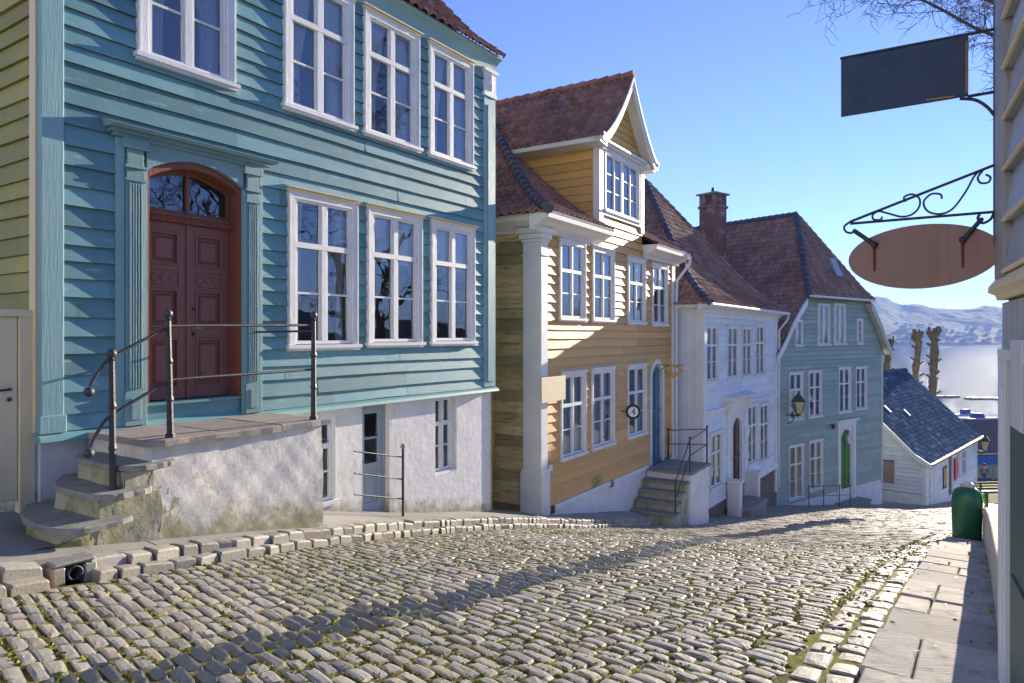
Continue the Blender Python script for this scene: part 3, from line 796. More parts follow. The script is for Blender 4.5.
m = MB(); m.new(); m.quad((7.83,0,-3.8),(7.83,8.6,-3.8),(7.83,8.6,5.2),(7.83,0,5.2)); m.quad((7.83,0,5.2),(7.83,8.6,5.2),(7.83,4.3,9.7))
m.quad((0,8.6,-3),(7.83,8.6,-3),(7.83,8.6,5.2),(0,8.6,5.2)); T.put(m, 'rear_wall', M['olive'])
for k, (a, b, c, d) in enumerate(uw): window(T, a, b, c, d, K_PAIR)
for k, q in enumerate(lw): window(T, *q, [K_MAIN,K_TOP,K_TOP][k])
room(T, .1, 7.75, -2.9, 5.2, (-1.15,2.55))
m = MB(); m.new(); m.box(-.03,.18,-.055,.02,BOT,TOP); m.box(-.05,.20,-.07,.02,-.98,-.80); T.put(m, 'corner_board', M['teal_trim'], bevel=.006)
m = MB(); m.new(); m.box(-.056,.02,.021,.15,BOT,TOP+.1); T.put(m, 'corner_board', M['cream'], bevel=.005, label='cream corner board')
m = MB(); m.new(); m.box(7.50,7.86,-.05,.02,BOT,4.55); m.box(7.60,7.80,-.065,-.048,BOT+.1,4.4); m.box(7.862,7.88,-.05,.2,BOT,5.0); T.put(m, 'corner_board', M['teal_trim'], bevel=.006)
# carved capital on the far corner board
m = MB(); m.new(); m.box(7.48,7.89,-.075,.02,4.56,4.64); m.box(7.50,7.87,-.06,.02,4.64,5.02); m.box(7.46,7.91,-.10,.02,5.02,5.08)
for zc, r in ((4.72,.05),(4.84,.075),(4.95,.05)):
    m.new(); m.xf(lambda x,y,z: (x,y,z)); n0 = len(m.v); m.lathe([(r*.3,-.0),(r,.0),(r,.03),(r*.35,.045)], (0,0,0), 12); m.xf(lambda x,y,z: (7.685+x,-.06-z,zc+y), n0)
T.put(m, 'capital', M['white'])
# sill board along the foot of the cladding
m = MB(); m.new(); m.hexa([(-.06,-.12,-1.055),(7.9,-.12,-1.055),(7.9,.02,-1.055),(-.06,.02,-1.055),(-.06,-.10,-1.01),(7.9,-.10,-1.01),(7.9,.02,-.955),(-.06,.02,-.955)])
T.put(m, 'sill_board', M['teal_base'])
# coved eaves
m = MB(); n = 7; pr = [(.0,5.02)]+[(.05+.13*(1-math.cos(i/6*math.pi/2)),5.04+.24*math.sin(i/6*math.pi/2)) for i in range(7)]+[(.20,5.30),(.20,5.34),(0,5.36)]
m.new(); m.prism([(-a,b) for a, b in pr], .1, 7.88, 'x'); T.put(m, 'cornice', M['teal_trim'])
PFT = [(0,5.36),(.7,5.9),(4.55,9.9)]
m = MB(); tileface(m, (-.2,-.25), (7.9,-.25), (-.2,4.3), (7.9,4.3), PFT, nseg=3); underlay(m, (-.2,-.25),(7.9,-.25),(-.2,4.3),(7.9,4.3), PFT); underlay(m, (-.2,8.85),(7.9,8.85),(-.2,4.3),(7.9,4.3), PFT)
T.put(m, 'roof', M['tile'])
# basement
bops = [(4.42,5.02,-3.6,-1.045),(6.16,6.76,-2.42,-1.055),(3.26,3.90,-2.42,-1.12)]
m = MB(); m.new(); flat(m, FR, -.0, 7.84, -3.9, -1.05, bops, -.035, .26); m.quad((0.0,.035,-3.9),(0.0,8,-3.9),(0.0,8,-.98),(0.0,.035,-.98)); m.quad((7.84,.035,-3.9),(7.84,8,-3.9),(7.84,8,-.98),(7.84,.035,-.98))
for q in range(0): pass
T.put(m, 'plinth', M['tealplinth'])
window(T, 6.16, 6.76, -2.44, -1.06, K_BASE, o=-.16); window(T, 3.26, 3.90, -2.44, -1.12, K_BASE, M['whiteboard'], o=-.09)
def grey_door():
    f = MB(); f.new(); f.box(4.42,4.47,.13,.24,-2.85,-1.06); f.box(4.97,5.02,.13,.24,-2.85,-1.06); f.box(4.47,4.97,.13,.24,-1.12,-1.06)
    fr = T.put(f, 'door_frame', M['greydoor'])
    d = MB(); d.new(); x0, x1 = 4.475, 4.965
    d.box(x0,x0+.1,.15,.195,-2.83,-1.125); d.box(x1-.1,x1,.15,.195,-2.83,-1.125)
    for a, b in ((-2.83,-2.62),(-2.10,-2.00),(-1.62,-1.59),(-1.22,-1.125)): d.box(x0+.1,x1-.1,.152,.193,a,b)
    d.box(x0+.1,x1-.1,.172,.185,-2.62,-2.10); d.box(x0+.16,x1-.16,.160,.175,-2.54,-2.18)
    dd = d.build('door', M['greydoor'], fr)
    p = MB(); p.quad((x0+.1,.17,-2.0),(x1-.1,.17,-2.0),(x1-.1,.17,-1.22),(x0+.1,.17,-1.22)); p.build('pane', M['glass'], fr)
    h = MB(); h.tube([(x0+.05,.15,-1.95),(x0+.05,.10,-1.95),(x0+.15,.095,-1.95)], .011, 6); h.build('handle', M['iron'], fr)
    s = MB(); s.new(); s.box(4.42,5.02,-.06,.26,-2.98,-2.85); s.build('threshold', M['stone'], fr)
grey_door()
# entrance surround
def fluted(x0, x1):
    m = MB(); m.new(); m.box(x0,x1,-.062,.0,-.985,1.93)
    m.box(x0-.02,x1+.02,-.085,.0,-.985,-.62); m.box(x0+.045,x1-.045,-.095,-.08,-.92,-.68)
    n = 5; w = (x1-x0-.05)/n
    for i in range(n):
        a = x0+.025+i*w; m.new(); m.box(a+.006,a+w-.006,-.082,-.06,-.58,1.68)
    m.new(); m.box(x0-.015,x1+.015,-.085,0,1.70,1.735); m.box(x0+.0,x1-.0,-.075,0,1.735,1.82); m.box(x0-.022,x1+.022,-.10,0,1.84,1.875); m.box(x0+.01,x1-.01,-.07,0,1.875,2.16)
    T.put(m, 'pilaster', M['teal_trim'], bevel=.004)
fluted(.80,1.00); fluted(2.31,2.50)
m = MB(); m.new(); m.box(.70,.79,-.052,0,-.985,2.16); m.box(2.51,2.56,-.052,0,-.985,2.16); m.box(1.0,1.035,-.058,0,-.985,1.86); m.box(2.275,2.31,-.058,0,-.985,1.86)
N = 14; arch = [(1.035+(1.24)*i/N, 1.86+.20*math.sin(math.pi*i/N)**.8) for i in range(N+1)]
m.new(); m.strip(arch, [(x,2.17) for x, z in arch], -.055, 0.0)
T.put(m, 'door_surround', M['teal_trim'], bevel=.003)
m = MB(); m.new(); m.box(.66,2.60,-.085,0,2.162,2.20); m.box(.62,2.64,-.13,0,2.20,2.235); m.hexa([(.58,-.19,2.236),(2.68,-.19,2.236),(2.68,0,2.236),(.58,0,2.236),(.56,-.21,2.27),(2.70,-.21,2.27),(2.70,0,2.34),(.56,0,2.34)])
m.box(.76,1.04,-.10,0,2.06,2.16); m.box(2.27,2.54,-.10,0,2.06,2.16)
T.put(m, 'door_hood', M['teal_trim'])
def double_door():
    f = MB(); f.new(); f.box(1.0,1.09,.0,.30,-.76,2.1); f.box(2.24,2.34,.0,.30,-.76,2.1)
    a2 = [(1.09+1.15*i/N, 1.80+.185*math.sin(math.pi*i/N)**.8) for i in range(N+1)]
    f.new(); f.strip(a2, [(x,2.14) for x, z in a2], .0, .30)
    f.new(); f.box(1.64,1.685,.17,.25,1.46,2.0)
    a3 = [(x, z-.05) for x, z in a2]; f.strip(a3, [(x,z+.002) for x, z in a2], .185, .24)
    f.box(1.09,2.24,.185,.24,1.44,1.50); f.box(1.09,1.135,.186,.238,1.5,1.83); f.box(2.195,2.24,.186,.238,1.5,1.83)
    f.new(); f.box(1.09,2.24,.12,.25,1.35,1.44); f.box(1.09,2.24,.10,.25,1.42,1.445)
    for i in range(30): f.box(1.105+i*.0378,1.125+i*.0378,.108,.121,1.365,1.41)
    fr = T.put(f, 'door_frame', M['redframe'], bevel=.003)
    p = MB(); p.quad((1.13,.21,1.49),(1.64,.21,1.49),(1.64,.212,1.97),(1.13,.212,1.97)); p.quad((1.685,.21,1.49),(2.2,.208,1.49),(2.2,.212,1.97),(1.685,.21,1.97)); p.build('fanlight_pane', M['glass'], fr)
    for x0, x1, rt in ((1.092,1.662,0),(1.668,2.238,1)):
        d = MB(); d.new(); st = .105
        d.box(x0,x0+st,.19,.25,-.75,1.348); d.box(x1-st,x1,.19,.25,-.75,1.348)
        rows = ((-.75,-.62),(-.02,.10),(.56,.60),(.78,.84),(1.24,1.348))
        for a, b in rows: d.box(x0+st,x1-st,.192,.248,a,b)
        for a, b in ((-.62,-.02),(.10,.56),(.84,1.24)):
            d.box(x0+st,x1-st,.222,.24,a,b)
            # raised field with moulding
            i = .028; d.box(x0+st,x1-st,.178,.2,a,a+i); d.box(x0+st,x1-st,.178,.2,b-i,b); d.box(x0+st,x0+st+i,.1785,.2005,a+i,b-i); d.box(x1-st-i,x1-st,.1785,.2005,a+i,b-i)
            xa, xb, za, zb = x0+st+.055, x1-st-.055, a+.06, b-.06; c = .03
            d.hexa([(xa,.222,za),(xb,.222,za),(xb,.222,zb),(xa,.222,zb),(xa+c,.198,za+c),(xb-c,.198,za+c),(xb-c,.198,zb-c),(xa+c,.198,zb-c)])
        d.box(x0+st,x1-st,.205,.24,.60,.78)
        for kx in range(3):
            n0 = len(d.v); cx = x0+st+(x1-x0-2*st)*(kx+.5)/3
            d.lathe([(.015,0),(.05,0),(.05,.012),(.03,.018),(.012,.012)], (0,0,0), 12); d.xf(lambda x,y,z: (cx+x,.205-z,.69+y), n0)
        if rt: d.box(x0-.02,x0+.03,.165,.195,-.75,1.348)
        lf = d.build('door_leaf', M['reddoor'], fr, bevel=.003)
        if rt:
            h = MB(); n0 = 0; h.tube([(x0+.075,.19,.10),(x0+.075,.135,.10)], .012, 8); h.tube([(x0+.07,.137,.10),(x0+.19,.133,.095)], [.011,.008], 8)
            h.lathe([(.028,0),(.028,.012)], (0,0,0), 12); h.xf(lambda x,y,z: (x0+.075+x,.19-z,.10+y), len(h.v)-24)
            h.build('handle', M['goldedge'], lf)
            k2 = MB()
            for zz in (.02,.33): 
                n0 = len(k2.v); k2.lathe([(.02,0),(.024,.008),(.015,.016)], (0,0,0), 10); k2.xf(lambda x,y,z: (x0+.075+x,.19-z,zz+y), n0)
            k2.build('keyhole_plate', M['iron'], lf)
    b = MB(); b.new(); b.box(1.0,2.34,.02,.16,-.985,-.765); b.box(1.0,2.34,-.03,.20,-.79,-.762); T.put(b, 'door_step_board', M['teal_base'])
double_door()
# ------------------------------------------------------------------ its entrance stair (teal house frame)
def rough_block(m, x0, x1, y0, y1, z0, z1, n=(10,6), amp=.025, taper=0.):
    """five sided block with lumpy faces: front (y0), left (x0), right (x1), top"""
    def lump(x,y,z): 
        a = amp
        return (x+a*math.sin(z*7+y*5)*.6+a*.5*math.sin(z*17+y*11), y+a*.5*math.sin(x*3.1+z*2.3)+a*.25*math.sin(x*9-z*7)+a*.2*math.sin(x*23+z*19)+a*.2*math.sin(x*37-z*31+1), z)
    nx, nz = n
    def face(fn, a, b):
        vs = [lump(*fn(i/a,j/b)) for i in range(a+1) for j in range(b+1)]
        m.add(vs, [(i*(b+1)+j,(i+1)*(b+1)+j,(i+1)*(b+1)+j+1,i*(b+1)+j+1) for i in range(a) for j in range(b)], True)
    face(lambda u,v: (x0+(x1-x0)*u, y0-taper*(1-v), z0+(z1-z0)*v), nx*3, nz*3)
    face(lambda u,v: (x0, y1+(y0-taper*(1-v)-y1)*u, z0+(z1-z0)*v), 12, nz*2)
    face(lambda u,v: (x1, y0-taper*(1-v)+(y1-y0+taper*(1-v))*u, z0+(z1-z0)*v), 12, nz*2)
    face(lambda u,v: (x0+(x1-x0)*u, y0+(y1-y0)*v, z1), 6, 4)
def tread(m, pts, z0, z1, rnd_=0, jt=.008):
    """stone slab from a plan outline with a slightly ragged edge"""
    for _ in range(rnd_):
        q_ = []
        for i in range(len(pts)):
            a, b = pts[i], pts[(i+1)%len(pts)]; q_ += [(a[0]*.8+b[0]*.2,a[1]*.8+b[1]*.2),(a[0]*.2+b[0]*.8,a[1]*.2+b[1]*.8)] if min(a[1],b[1]) < -.3 else [a,b]
        pts = q_
    n = len(pts); o = []
    for i in range(n):
        a, b = pts[i], pts[(i+1)%n]
        L = math.hypot(b[0]-a[0],b[1]-a[1]); k = max(1,int(L/.12))
        for j in range(k): o.append((a[0]+(b[0]-a[0])*j/k+U(-jt,jt), a[1]+(b[1]-a[1])*j/k+U(-jt,jt)))
    n = len(o); dz = [U(-.008,.008) for _ in o]
    vs = [(x,y,z0+q) for (x,y), q in zip(o,dz)]+[(x,y,z1+q*.5-.012) for (x,y), q in zip(o,dz)]
    cx, cy = sum(p[0] for p in o)/n, sum(p[1] for p in o)/n
    vs += [(x+(cx-x)*.03,y+(cy-y)*.03,z1+q*.4) for (x,y), q in zip(o,dz)]
    fs = [list(range(n))[::-1], list(range(2*n,3*n))]+[(i,(i+1)%n,n+(i+1)%n,n+i) for i in range(n)]+[(n+i,n+(i+1)%n,2*n+(i+1)%n,2*n+i) for i in range(n)]
    m.new(); m.add(vs, fs)
ST = House(T.W(.0,.0,0).to_2d(), None, -2.3, 'stone_stair', 'lime washed stone stair with four worn mossy treads below the dark red double door', 'stair', d=T.d)
m = MB(); m.new(); rough_block(m, .44, 2.52, -1.22, -.02, -2.9, -1.05, (16,9), .012, .05); ST.put(m, 'body', M['stairplaster'])
for x0, x1, zt in ((.12,.50,-1.26),(-.12,.30,-1.48),(-.42,.0,-1.70)):
    m = MB(); m.new(); rough_block(m, x0+.05, x1+.2, -1.22-.03*(zt<-1.4), -.34-.12*(zt<-1.4)-.12*(zt<-1.6), -2.6, zt, (3,4), .018, .04); ST.put(m, 'riser', M['mossplaster'])
for x0, x1, zt, fy in ((.10,.62,-1.20,-1.36),(-.14,.36,-1.41,-1.42),(-.46,.16,-1.635,-1.45)):
    m = MB(); tread(m, [(x0+.02,-.34-.12*(zt<-1.3)-.14*(zt<-1.5)),(x0+.30,-.05),(x1,-.05),(x1+.05,fy+.06),(x1-.12,fy),(x0+.12,fy-.01),(x0+.01,fy+.14)], zt-.05, zt, 2, .012); ST.put(m, 'tread', M['stone'])
m = MB()
tread(m, [(.38,-.04),(1.2,-.04),(1.2,-1.29),(.52,-1.31),(.39,-1.2)], -1.06, -1.0, 0, .012)
tread(m, [(1.205,-.04),(1.9,-.04),(1.9,-1.28),(1.205,-1.29)], -1.068, -1.002); tread(m, [(1.905,-.04),(2.60,-.04),(2.61,-1.27),(1.905,-1.28)], -1.064, -.998)
ST.put(m, 'landing_slab', M['slabstone'])
# wrought iron railing on it
RL = House(T.W(0,0,0).to_2d(), None, -1.64, 'iron_railing', 'dark wrought iron railing with ball topped posts on the stair of the teal house', 'railing', d=T.d)
yf = -1.17
def post(x, z0, z1, lean=0.):
    m = MB(); m.new()
    h = z1-z0; sq = []
    pr = [(.048,0),(.048,.03),(.034,.05),(.031,h*.28),(.040,h*.30),(.031,h*.33),(.029,h*.58),(.040,h*.60),(.029,h*.63),(.026,h-.10),(.036,h-.09),(.02,h-.075),(.02,h-.06)]
    m.lathe(pr, (x,yf,z0), 8, False); m.xf(lambda a,b,c: (a+lean*(c-z0),b,c)); 
    return m
def fin(x, z, r=.042):
    m = MB(); m.ball((x,yf,z), r, 12); return m
for x, z0, z1, ln in ((.10,-1.42,-.13,-.01),(.65,-1.0,.25,-.02),(2.44,-1.0,.28,.0)):
    p = RL.put(post(x, z0, z1, ln), 'post', M['iron'])
    fin(x+ln*(z1-z0), z1-.03, .045).build('finial', M['iron'], p)
def bez(pts, n=14):
    P = [Vector(p) for p in pts]; o = []
    for i in range(len(P)-1):
        p0, p1, p2, p3 = P[max(i-1,0)], P[i], P[i+1], P[min(i+2,len(P)-1)]
        for j in range(n):
            t = j/n; o.append(.5*((2*p1)+(p2-p0)*t+(2*p0-5*p1+4*p2-p3)*t*t+(3*p1-p0-3*p2+p3)*t**3))
    return o+[P[-1]]
for zo, (ze, zb) in ((0,(-.19,-.50)),(-.53,(-.72,-1.05))):
    m = MB(); top = .10+zo
    m.tube(bez([(2.44,yf,top+.03),(1.5,yf,top+.015),(.72,yf,top),(.60,yf,top-.03),(.10,yf,ze),(-.02,yf,ze-.12),(-.10,yf,zb+.05)], 8), .0155, 7)
    r = RL.put(m, 'rail', M['iron'])
    fin(-.11, zb, .045).build('ball_end', M['iron'], r)
m = MB(); m.tube([(2.44,yf,.06),(2.44,-.6,.055),(2.44,-.03,.05)], .013, 7); RL.put(m, 'wall_bar', M['iron'])
# low guard rail by the basement door
GR_ = House(T.W(4.77,.48,0).to_2d(), None, -2.85, 'guard_rail', 'thin three bar iron guard rail with one ball topped post beside the grey basement door', 'railing', d=T.d)
m = MB(); m.tube([(0,0,-2.95),(0.0,0,-1.72)], .021, 8); p = GR_.put(m, 'post', M['iron']); m = MB(); m.ball((0,0,-1.69), .042, 10); m.build('finial', M['rust'], p)
for z0, z1 in ((-1.63,-1.86),(-1.94,-2.20),(-2.24,-2.50)):
    m = MB(); m.tube([(-.99,.02,z0),(.02,.0,z1)], .0125, 6); GR_.put(m, 'bar', M['iron'])

# ------------------------------------------------------------------ plank gate left of the teal house
g = House(T.W(-1.25,-.12,0).to_2d(), None, -1.7, 'plank_gate', 'cream painted plank gate closing the gap left of the teal house', 'gate', d=T.d)
m = MB()
for i in range(8):
    m.new(); m.box(-1.2+i*.285,-1.2+i*.285+.278,-.02,.02,-1.62,.19); 
g.put(m, 'planks', M['cream'], bevel=.006)
m = MB(); m.new(); m.box(1.08,1.20,-.05,.06,-1.75,.24); m.box(-1.3,1.22,-.06,.06,.19,.26); m.box(.22,.25,-.03,-.018,-1.6,.19); g.put(m, 'gate_frame', M['cream'], bevel=.006)
m = MB(); m.tube([(1.0,-.02,-.52),(1.0,-.07,-.52),(.90,-.075,-.525)], .013, 7); m.ball((1.0,-.03,-.62), .022, 8); m.box(.93,1.03,-.035,-.02,-.57,-.47) if False else None; g.put(m, 'latch', M['iron'])
m = MB(); m.new(); m.box(.70,.98,-.028,-.019,-1.3,-1.27); m.box(.70,.98,-.028,-.019,-.02,.01); g.put(m, 'strap_hinge', M['cream'])

# ================================================================== the ochre house
Y = House((.60,15.0), 949, -3.9, 'timber_house', 'ochre yellow clapboard house with a gabled dormer and hipped red tile roof', 'house')
YW = 8.52; YD = 8.2
yu = [(.81,2.13,.36,2.2),(2.52,3.84,.36,2.19),(4.74,6.03,.34,2.17),(6.59,7.90,.32,2.15)]
yl = [(.86,2.16,-2.80,-.83),(2.46,3.84,-2.79,-.81),(4.71,6.11,-2.79,-.80)]
dw = (3.22,5.57,3.16,4.72)
yops = [op(*q,.10) for q in yu+yl]+[op(*dw,.08),(6.42,7.62,-4.3,-.75)]
DX0, DX1 = 2.92, 5.86
m = MB(); clap(m, FR, .2, YW-.15, -3.72, 2.62, .205, yops, out=.038, wob=.008, seam=5, lip=1)
clap(m, FR, DX0+.05, DX1-.05, 2.62, 4.78, .205, yops, out=.034, lip=1)
Lz_ = lambda z: 4.39-1.62*(1-((z-4.85)/2.0))**1.15 if z < 6.84 else 4.37
Rz_ = lambda z: 4.39+1.62*(1-((z-4.85)/2.0))**1.15 if z < 6.84 else 4.41
clap(m, FR, Lz_, Rz_, 4.9, 6.7, .19, (), out=.03)
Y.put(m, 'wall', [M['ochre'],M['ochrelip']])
m = MB(); clap(m, LS, .3, YD, -4.4, 2.4, .25, (), out=.03, wob=.012); Y.put(m, 'side_wall', M['oldwood'], label='weathered unpainted looking side wall in the alley')
m = MB(); m.new(); m.quad((YW,0.02,-6),(YW,YD,-6),(YW,YD,2.4),(YW,.02,2.4)); m.quad((0,YD,-6),(YW,YD,-6),(YW,YD,2.4),(0,YD,2.4)); Y.put(m, 'rear_wall', M['ochre'])
for i, q in enumerate(yu): window(Y, *q, K_OCH)
for i, q in enumerate(yl): window(Y, *q, K_OCH2 if i < 2 else K_OCH)
window(Y, *dw, K_DOR)
room(Y, .1, YW-.1, -3.9, 2.5, (-.15,)); m = MB(); m.new(); m.quad((DX0,1.6,2.6),(DX1,1.6,2.6),(DX1,1.6,4.9),(DX0,1.6,4.9)); Y.put(m, 'attic_lining', M['interior'])
# corner pilasters
m = MB(); m.new(); m.box(-.05,.24,-.06,.40,-3.9,2.16); m.box(-.10,.28,-.10,.44,-4.2,-2.95); m.box(-.085,.265,-.085,.425,-2.95,-2.88)
for z0, z1, e in ((1.72,1.76,.025),(2.02,2.09,.03),(2.09,2.20,.07),(2.20,2.32,.12)): m.box(-.05-e,.24+e,-.06-e,.40+e,z0,z1)
Y.put(m, 'corner_pilaster', M['white'], bevel=.008)
m = MB(); m.new(); m.box(YW-.22,YW+.03,-.06,.2,-4.4,2.2); Y.put(m, 'corner_pilaster', M['white'], bevel=.008)
# cornice either side of the dormer + side eaves
def cornice(x0, x1, mp='x'):
    m = MB(); m.new()
    pr = [(0.02,2.24),(-.05,2.24),(-.07,2.30),(-.20,2.36),(-.30,2.42),(-.43,2.46),(-.45,2.56),(-.47,2.60),(0.02,2.60)]
    m.prism(pr, x0, x1, 'x'); return m
Y.put(cornice(-.42, 2.90), 'cornice', M['white'], bevel=.004); Y.put(cornice(5.88, YW+.40), 'cornice', M['white'], bevel=.004)
m = MB(); m.new(); m.prism([(p[0]*.8,p[1]) for p in [(0.02,2.24),(-.05,2.24),(-.07,2.30),(-.20,2.36),(-.43,2.46),(-.47,2.60),(0.02,2.60)]], .0, YD, 'y'); m.xf(lambda a,b,c: (a,b,c)); Y.put(m, 'side_cornice', M['white'])
PFY = fine([(0,2.60),(.5,2.86),(1.1,3.26),(2.0,4.03),(3.05,5.05),(4.55,6.42)],2)
e0, e1, yb = -.46, YW+.46, YD+.46; mid = (yb-.46)/2; R_ = mid+.46
def skp(r, a):
    x = e0+a
    return r < 2.95 and DX0-.02 < x < DX1+.02
m = MB(); tileface(m, (e0,-.46), (e1,-.46), (e0+R_,mid), (e1-R_,mid), PFY, skip=skp, nseg=4)
tileface(m, (e0,yb), (e0,-.46), (e0+R_,mid), (e0+R_,mid), PFY); tileface(m, (e1,-.46), (e1,yb), (e1-R_,mid), (e1-R_,mid), PFY, nseg=2)
for q in (((e0,-.46),(DX0,-.46),(e0+R_,mid),(DX0,mid)),((DX1,-.46),(e1,-.46),(DX1,mid),(e1-R_,mid)),((e0,yb),(e0,-.46),(e0+R_,mid),(e0+R_,mid)),((e1,-.46),(e1,yb),(e1-R_,mid),(e1-R_,mid)),((e0,yb),(e1,yb),(e0+R_,mid),(e1-R_,mid))): underlay(m, *q, PFY)
rf = Y.put(m, 'roof', M['tile'])
m = MB(); caps(m, curve((e0,-.46),(e0+R_,mid),PFY)); caps(m, curve((e1,-.46),(e1-R_,mid),PFY)); caps(m, [(e0+R_,mid,6.45),(e1-R_,mid,6.45)]); m.build('ridge_tiles', M['hiptile'], rf)
# dormer: cheeks, boards, curved gable roof
def cheek(x, sg):
    m = MB(); Mp = (lambda q,o,z: (x-o*sg,q,z)) if sg > 0 else (lambda q,o,z: (x+o,q,z))
    Lc = lambda z: .10; Rc = lambda z: max(.12,float(np.interp(z,[p[1] for p in PFY],[p[0] for p in PFY]))-.46)
    clap(m, Mp, Lc, Rc, 2.75, 4.86, .21, (), out=.03)
    return m
dor = thing('dormer','','' ) if False else None
Y.put(cheek(DX0,1), 'dormer_cheek', M['ochre']); Y.put(cheek(DX1,-1), 'dormer_cheek', M['ochre'])
m = MB(); m.new(); m.box(DX0-.04,DX0+.22,-.06,.12,2.62,4.80); m.box(DX1-.20,DX1+.04,-.06,.12,2.9,4.80); m.box(DX0+.22,DX1-.2,-.05,.02,4.72,4.80)
m.box(DX0-.16,DX1+.16,-.14,.1,4.80,4.86); m.box(DX0-.22,DX1+.22,-.20,.12,4.86,4.93); m.box(DX0+.22,DX1-.20,-.06,.0,3.06,3.13); m.box(DX0-.1,DX0+.3,-.10,.1,4.70,4.80); m.box(DX1-.28,DX1+.1,-.10,.1,4.70,4.80); Y.put(m, 'dormer_trim', M['white'], bevel=.006)
c0 = 4.39; hw = 1.90; ez = 4.86; az = 6.88
PFD = [(hw*i/8, ez+(az-ez)*((i/8)*.60+.40*(i/8)**2.1)) for i in range(9)]
dback = 4.6
m = MB(); tileface(m, (c0-hw,dback), (c0-hw,-.33), (c0,dback), (c0,-.33), PFD); tileface(m, (c0+hw,-.33), (c0+hw,dback), (c0,-.33), (c0,dback), PFD)
underlay(m, (c0-hw,dback), (c0-hw,-.33), (c0,dback), (c0,-.33), PFD); underlay(m, (c0+hw,-.33), (c0+hw,dback), (c0,-.33), (c0,dback), PFD)
df = Y.put(m, 'dormer_roof', M['tile'])
m = MB(); caps(m, [(c0,-.36,az+.05),(c0,dback,az+.02)], .085); m.build('ridge_tiles', M['tile'], df)
lo = [(c0-hw+p[0],p[1]-.30 if i else p[1]-.10) for i, p in enumerate(PFD)]; hi = [(c0-hw+p[0],p[1]-.012) for p in PFD]
lo += [(2*c0-x,z) for x, z in lo[-2::-1]]; hi += [(2*c0-x,z) for x, z in hi[-2::-1]]
m = MB(); m.new(); m.strip(lo, hi, -.34, -.29); m.strip([(x,z-.0) for x, z in [(a,b+.20) for a, b in lo]], hi, -.37, -.341); m.strip([(x,z+.11) for x, z in lo], [(x,z-.07) for x, z in hi], -.288, .0); Y.put(m, 'barge_board', M['white'])
m = MB(); m.new()
for sg in (-1,1):
    a = c0+sg*hw; x0, x1 = sorted((a, a-sg*.48)); m.prism([(x0,ez-.10),(x1,ez-.16),(x1,ez-.02),(x0,ez+.02)], -.24, 3.0, 'y')
Y.put(m, 'dormer_eaves', M['white'])
# plinth, sill strip, vent
m = MB(); m.new(); flat(m, FR, -.02, YW, -7, -3.84, (), .0); m.quad((-.02,0,-6),(-.02,YD,-6),(-.02,YD,-4.3),(-.02,0,-4.3)); Y.put(m, 'plinth', M['plaster'])
m = MB(); m.new(); m.box(.55,6.35,-.045,.0,-3.86,-3.735); Y.put(m, 'sill_board', M['white'], bevel=.005)
m = MB(); m.new(); m.box(2.55,3.05,-.05,.0,-3.70,-3.45); m.new()
for i in range(5): m.box(2.57,3.03,-.062,-.048,-3.68+i*.045,-3.66+i*.045)
Y.put(m, 'vent', M['oldwood'])
m = MB()
for t in (.42,.34,3.6): m.new(); m.box(t,t+.16,-.06,.0,-3.90,-3.74)
Y.put(m, 'foundation_brick', M['brick'])
m = MB(); m.new(); m.box(.30,.44,-.07,-.03,-2.95,-2.80); Y.put(m, 'junction_box', M['white'], bevel=.01)
def arch_door(H, x0, x1, z0, zs, zt, mat, trim, dep=.22, cw=.16, name='door', o=.045, wallm=None):
    n = 12; f = MB(); f.new()
    lo_ = [(x0+(x1-x0)*i/n, zs+(zt-zs)*math.sin(math.pi*i/n)**.7) for i in range(n+1)]
    cx = (x0+x1)/2; k = (x1-x0+2*cw)/(x1-x0)
    hi_ = [(cx+(x-cx)*k, zs+(z-zs)*((zt-zs+cw)/(zt-zs)) if z > zs else zs) for x, z in lo_]
    f.strip(lo_, hi_, -o, .02); f.box(x0-cw,x0,-o,.02,z0,zs); f.box(x1,x1+cw,-o,.02,z0,zs)
    if wallm:
        sp = MB(); sp.new(); sp.strip(hi_, [(x,zt+cw+.08) for x, z in hi_], -.03, .02); H.put(sp, 'spandrel', wallm)
    f.box(x0-.02,x0+.01,.02,dep+.05,z0,zs); f.box(x1-.01,x1+.02,.02,dep+.05,z0,zs); f.strip([(x,z-.01) for x, z in lo_], [(x,z+.04) for x, z in lo_], .02, dep+.05)
    fr = H.put(f, 'door_frame', trim, bevel=.004)
    d = MB(); d.new(); d.strip([(x,z0) for x, z in lo_], lo_, dep, dep+.05)
    w = x1-x0
    for a, b in ((z0+.12,z0+.55),(z0+.68,z0+1.35)):
        for xa, xb in ((x0+.1*w,x0+.46*w),(x0+.54*w,x0+.9*w)):
            d.box(xa,xb,dep-.02,dep+.01,a,a+.04); d.box(xa,xb,dep-.02,dep+.01,b-.04,b); d.box(xa,xa+.04,dep-.0195,dep+.01,a+.04,b-.04); d.box(xb-.04,xb,dep-.0195,dep+.01,a+.04,b-.04)
    d.box((x0+x1)/2-.02,(x0+x1)/2+.02,dep-.03,dep,z0+.02,zs+.1); d.box(x0+.02,x1-.02,dep-.035,dep,z0+1.55,z0+1.62); d.box(x0,x1,dep-.06,dep,z0,z0+.1)
    dd = d.build(name, mat, fr)
    h = MB(); h.tube([(cx+.06,dep,z0+.98),(cx+.06,dep-.07,z0+.98),(cx+.17,dep-.075,z0+.98)], .014, 6); h.build('handle', M['iron'], dd)
    return fr
arch_door(Y, 6.58, 7.46, -3.80, -1.15, -.85, M['bluedoor'], M['white'], .05, wallm=M['ochre'])
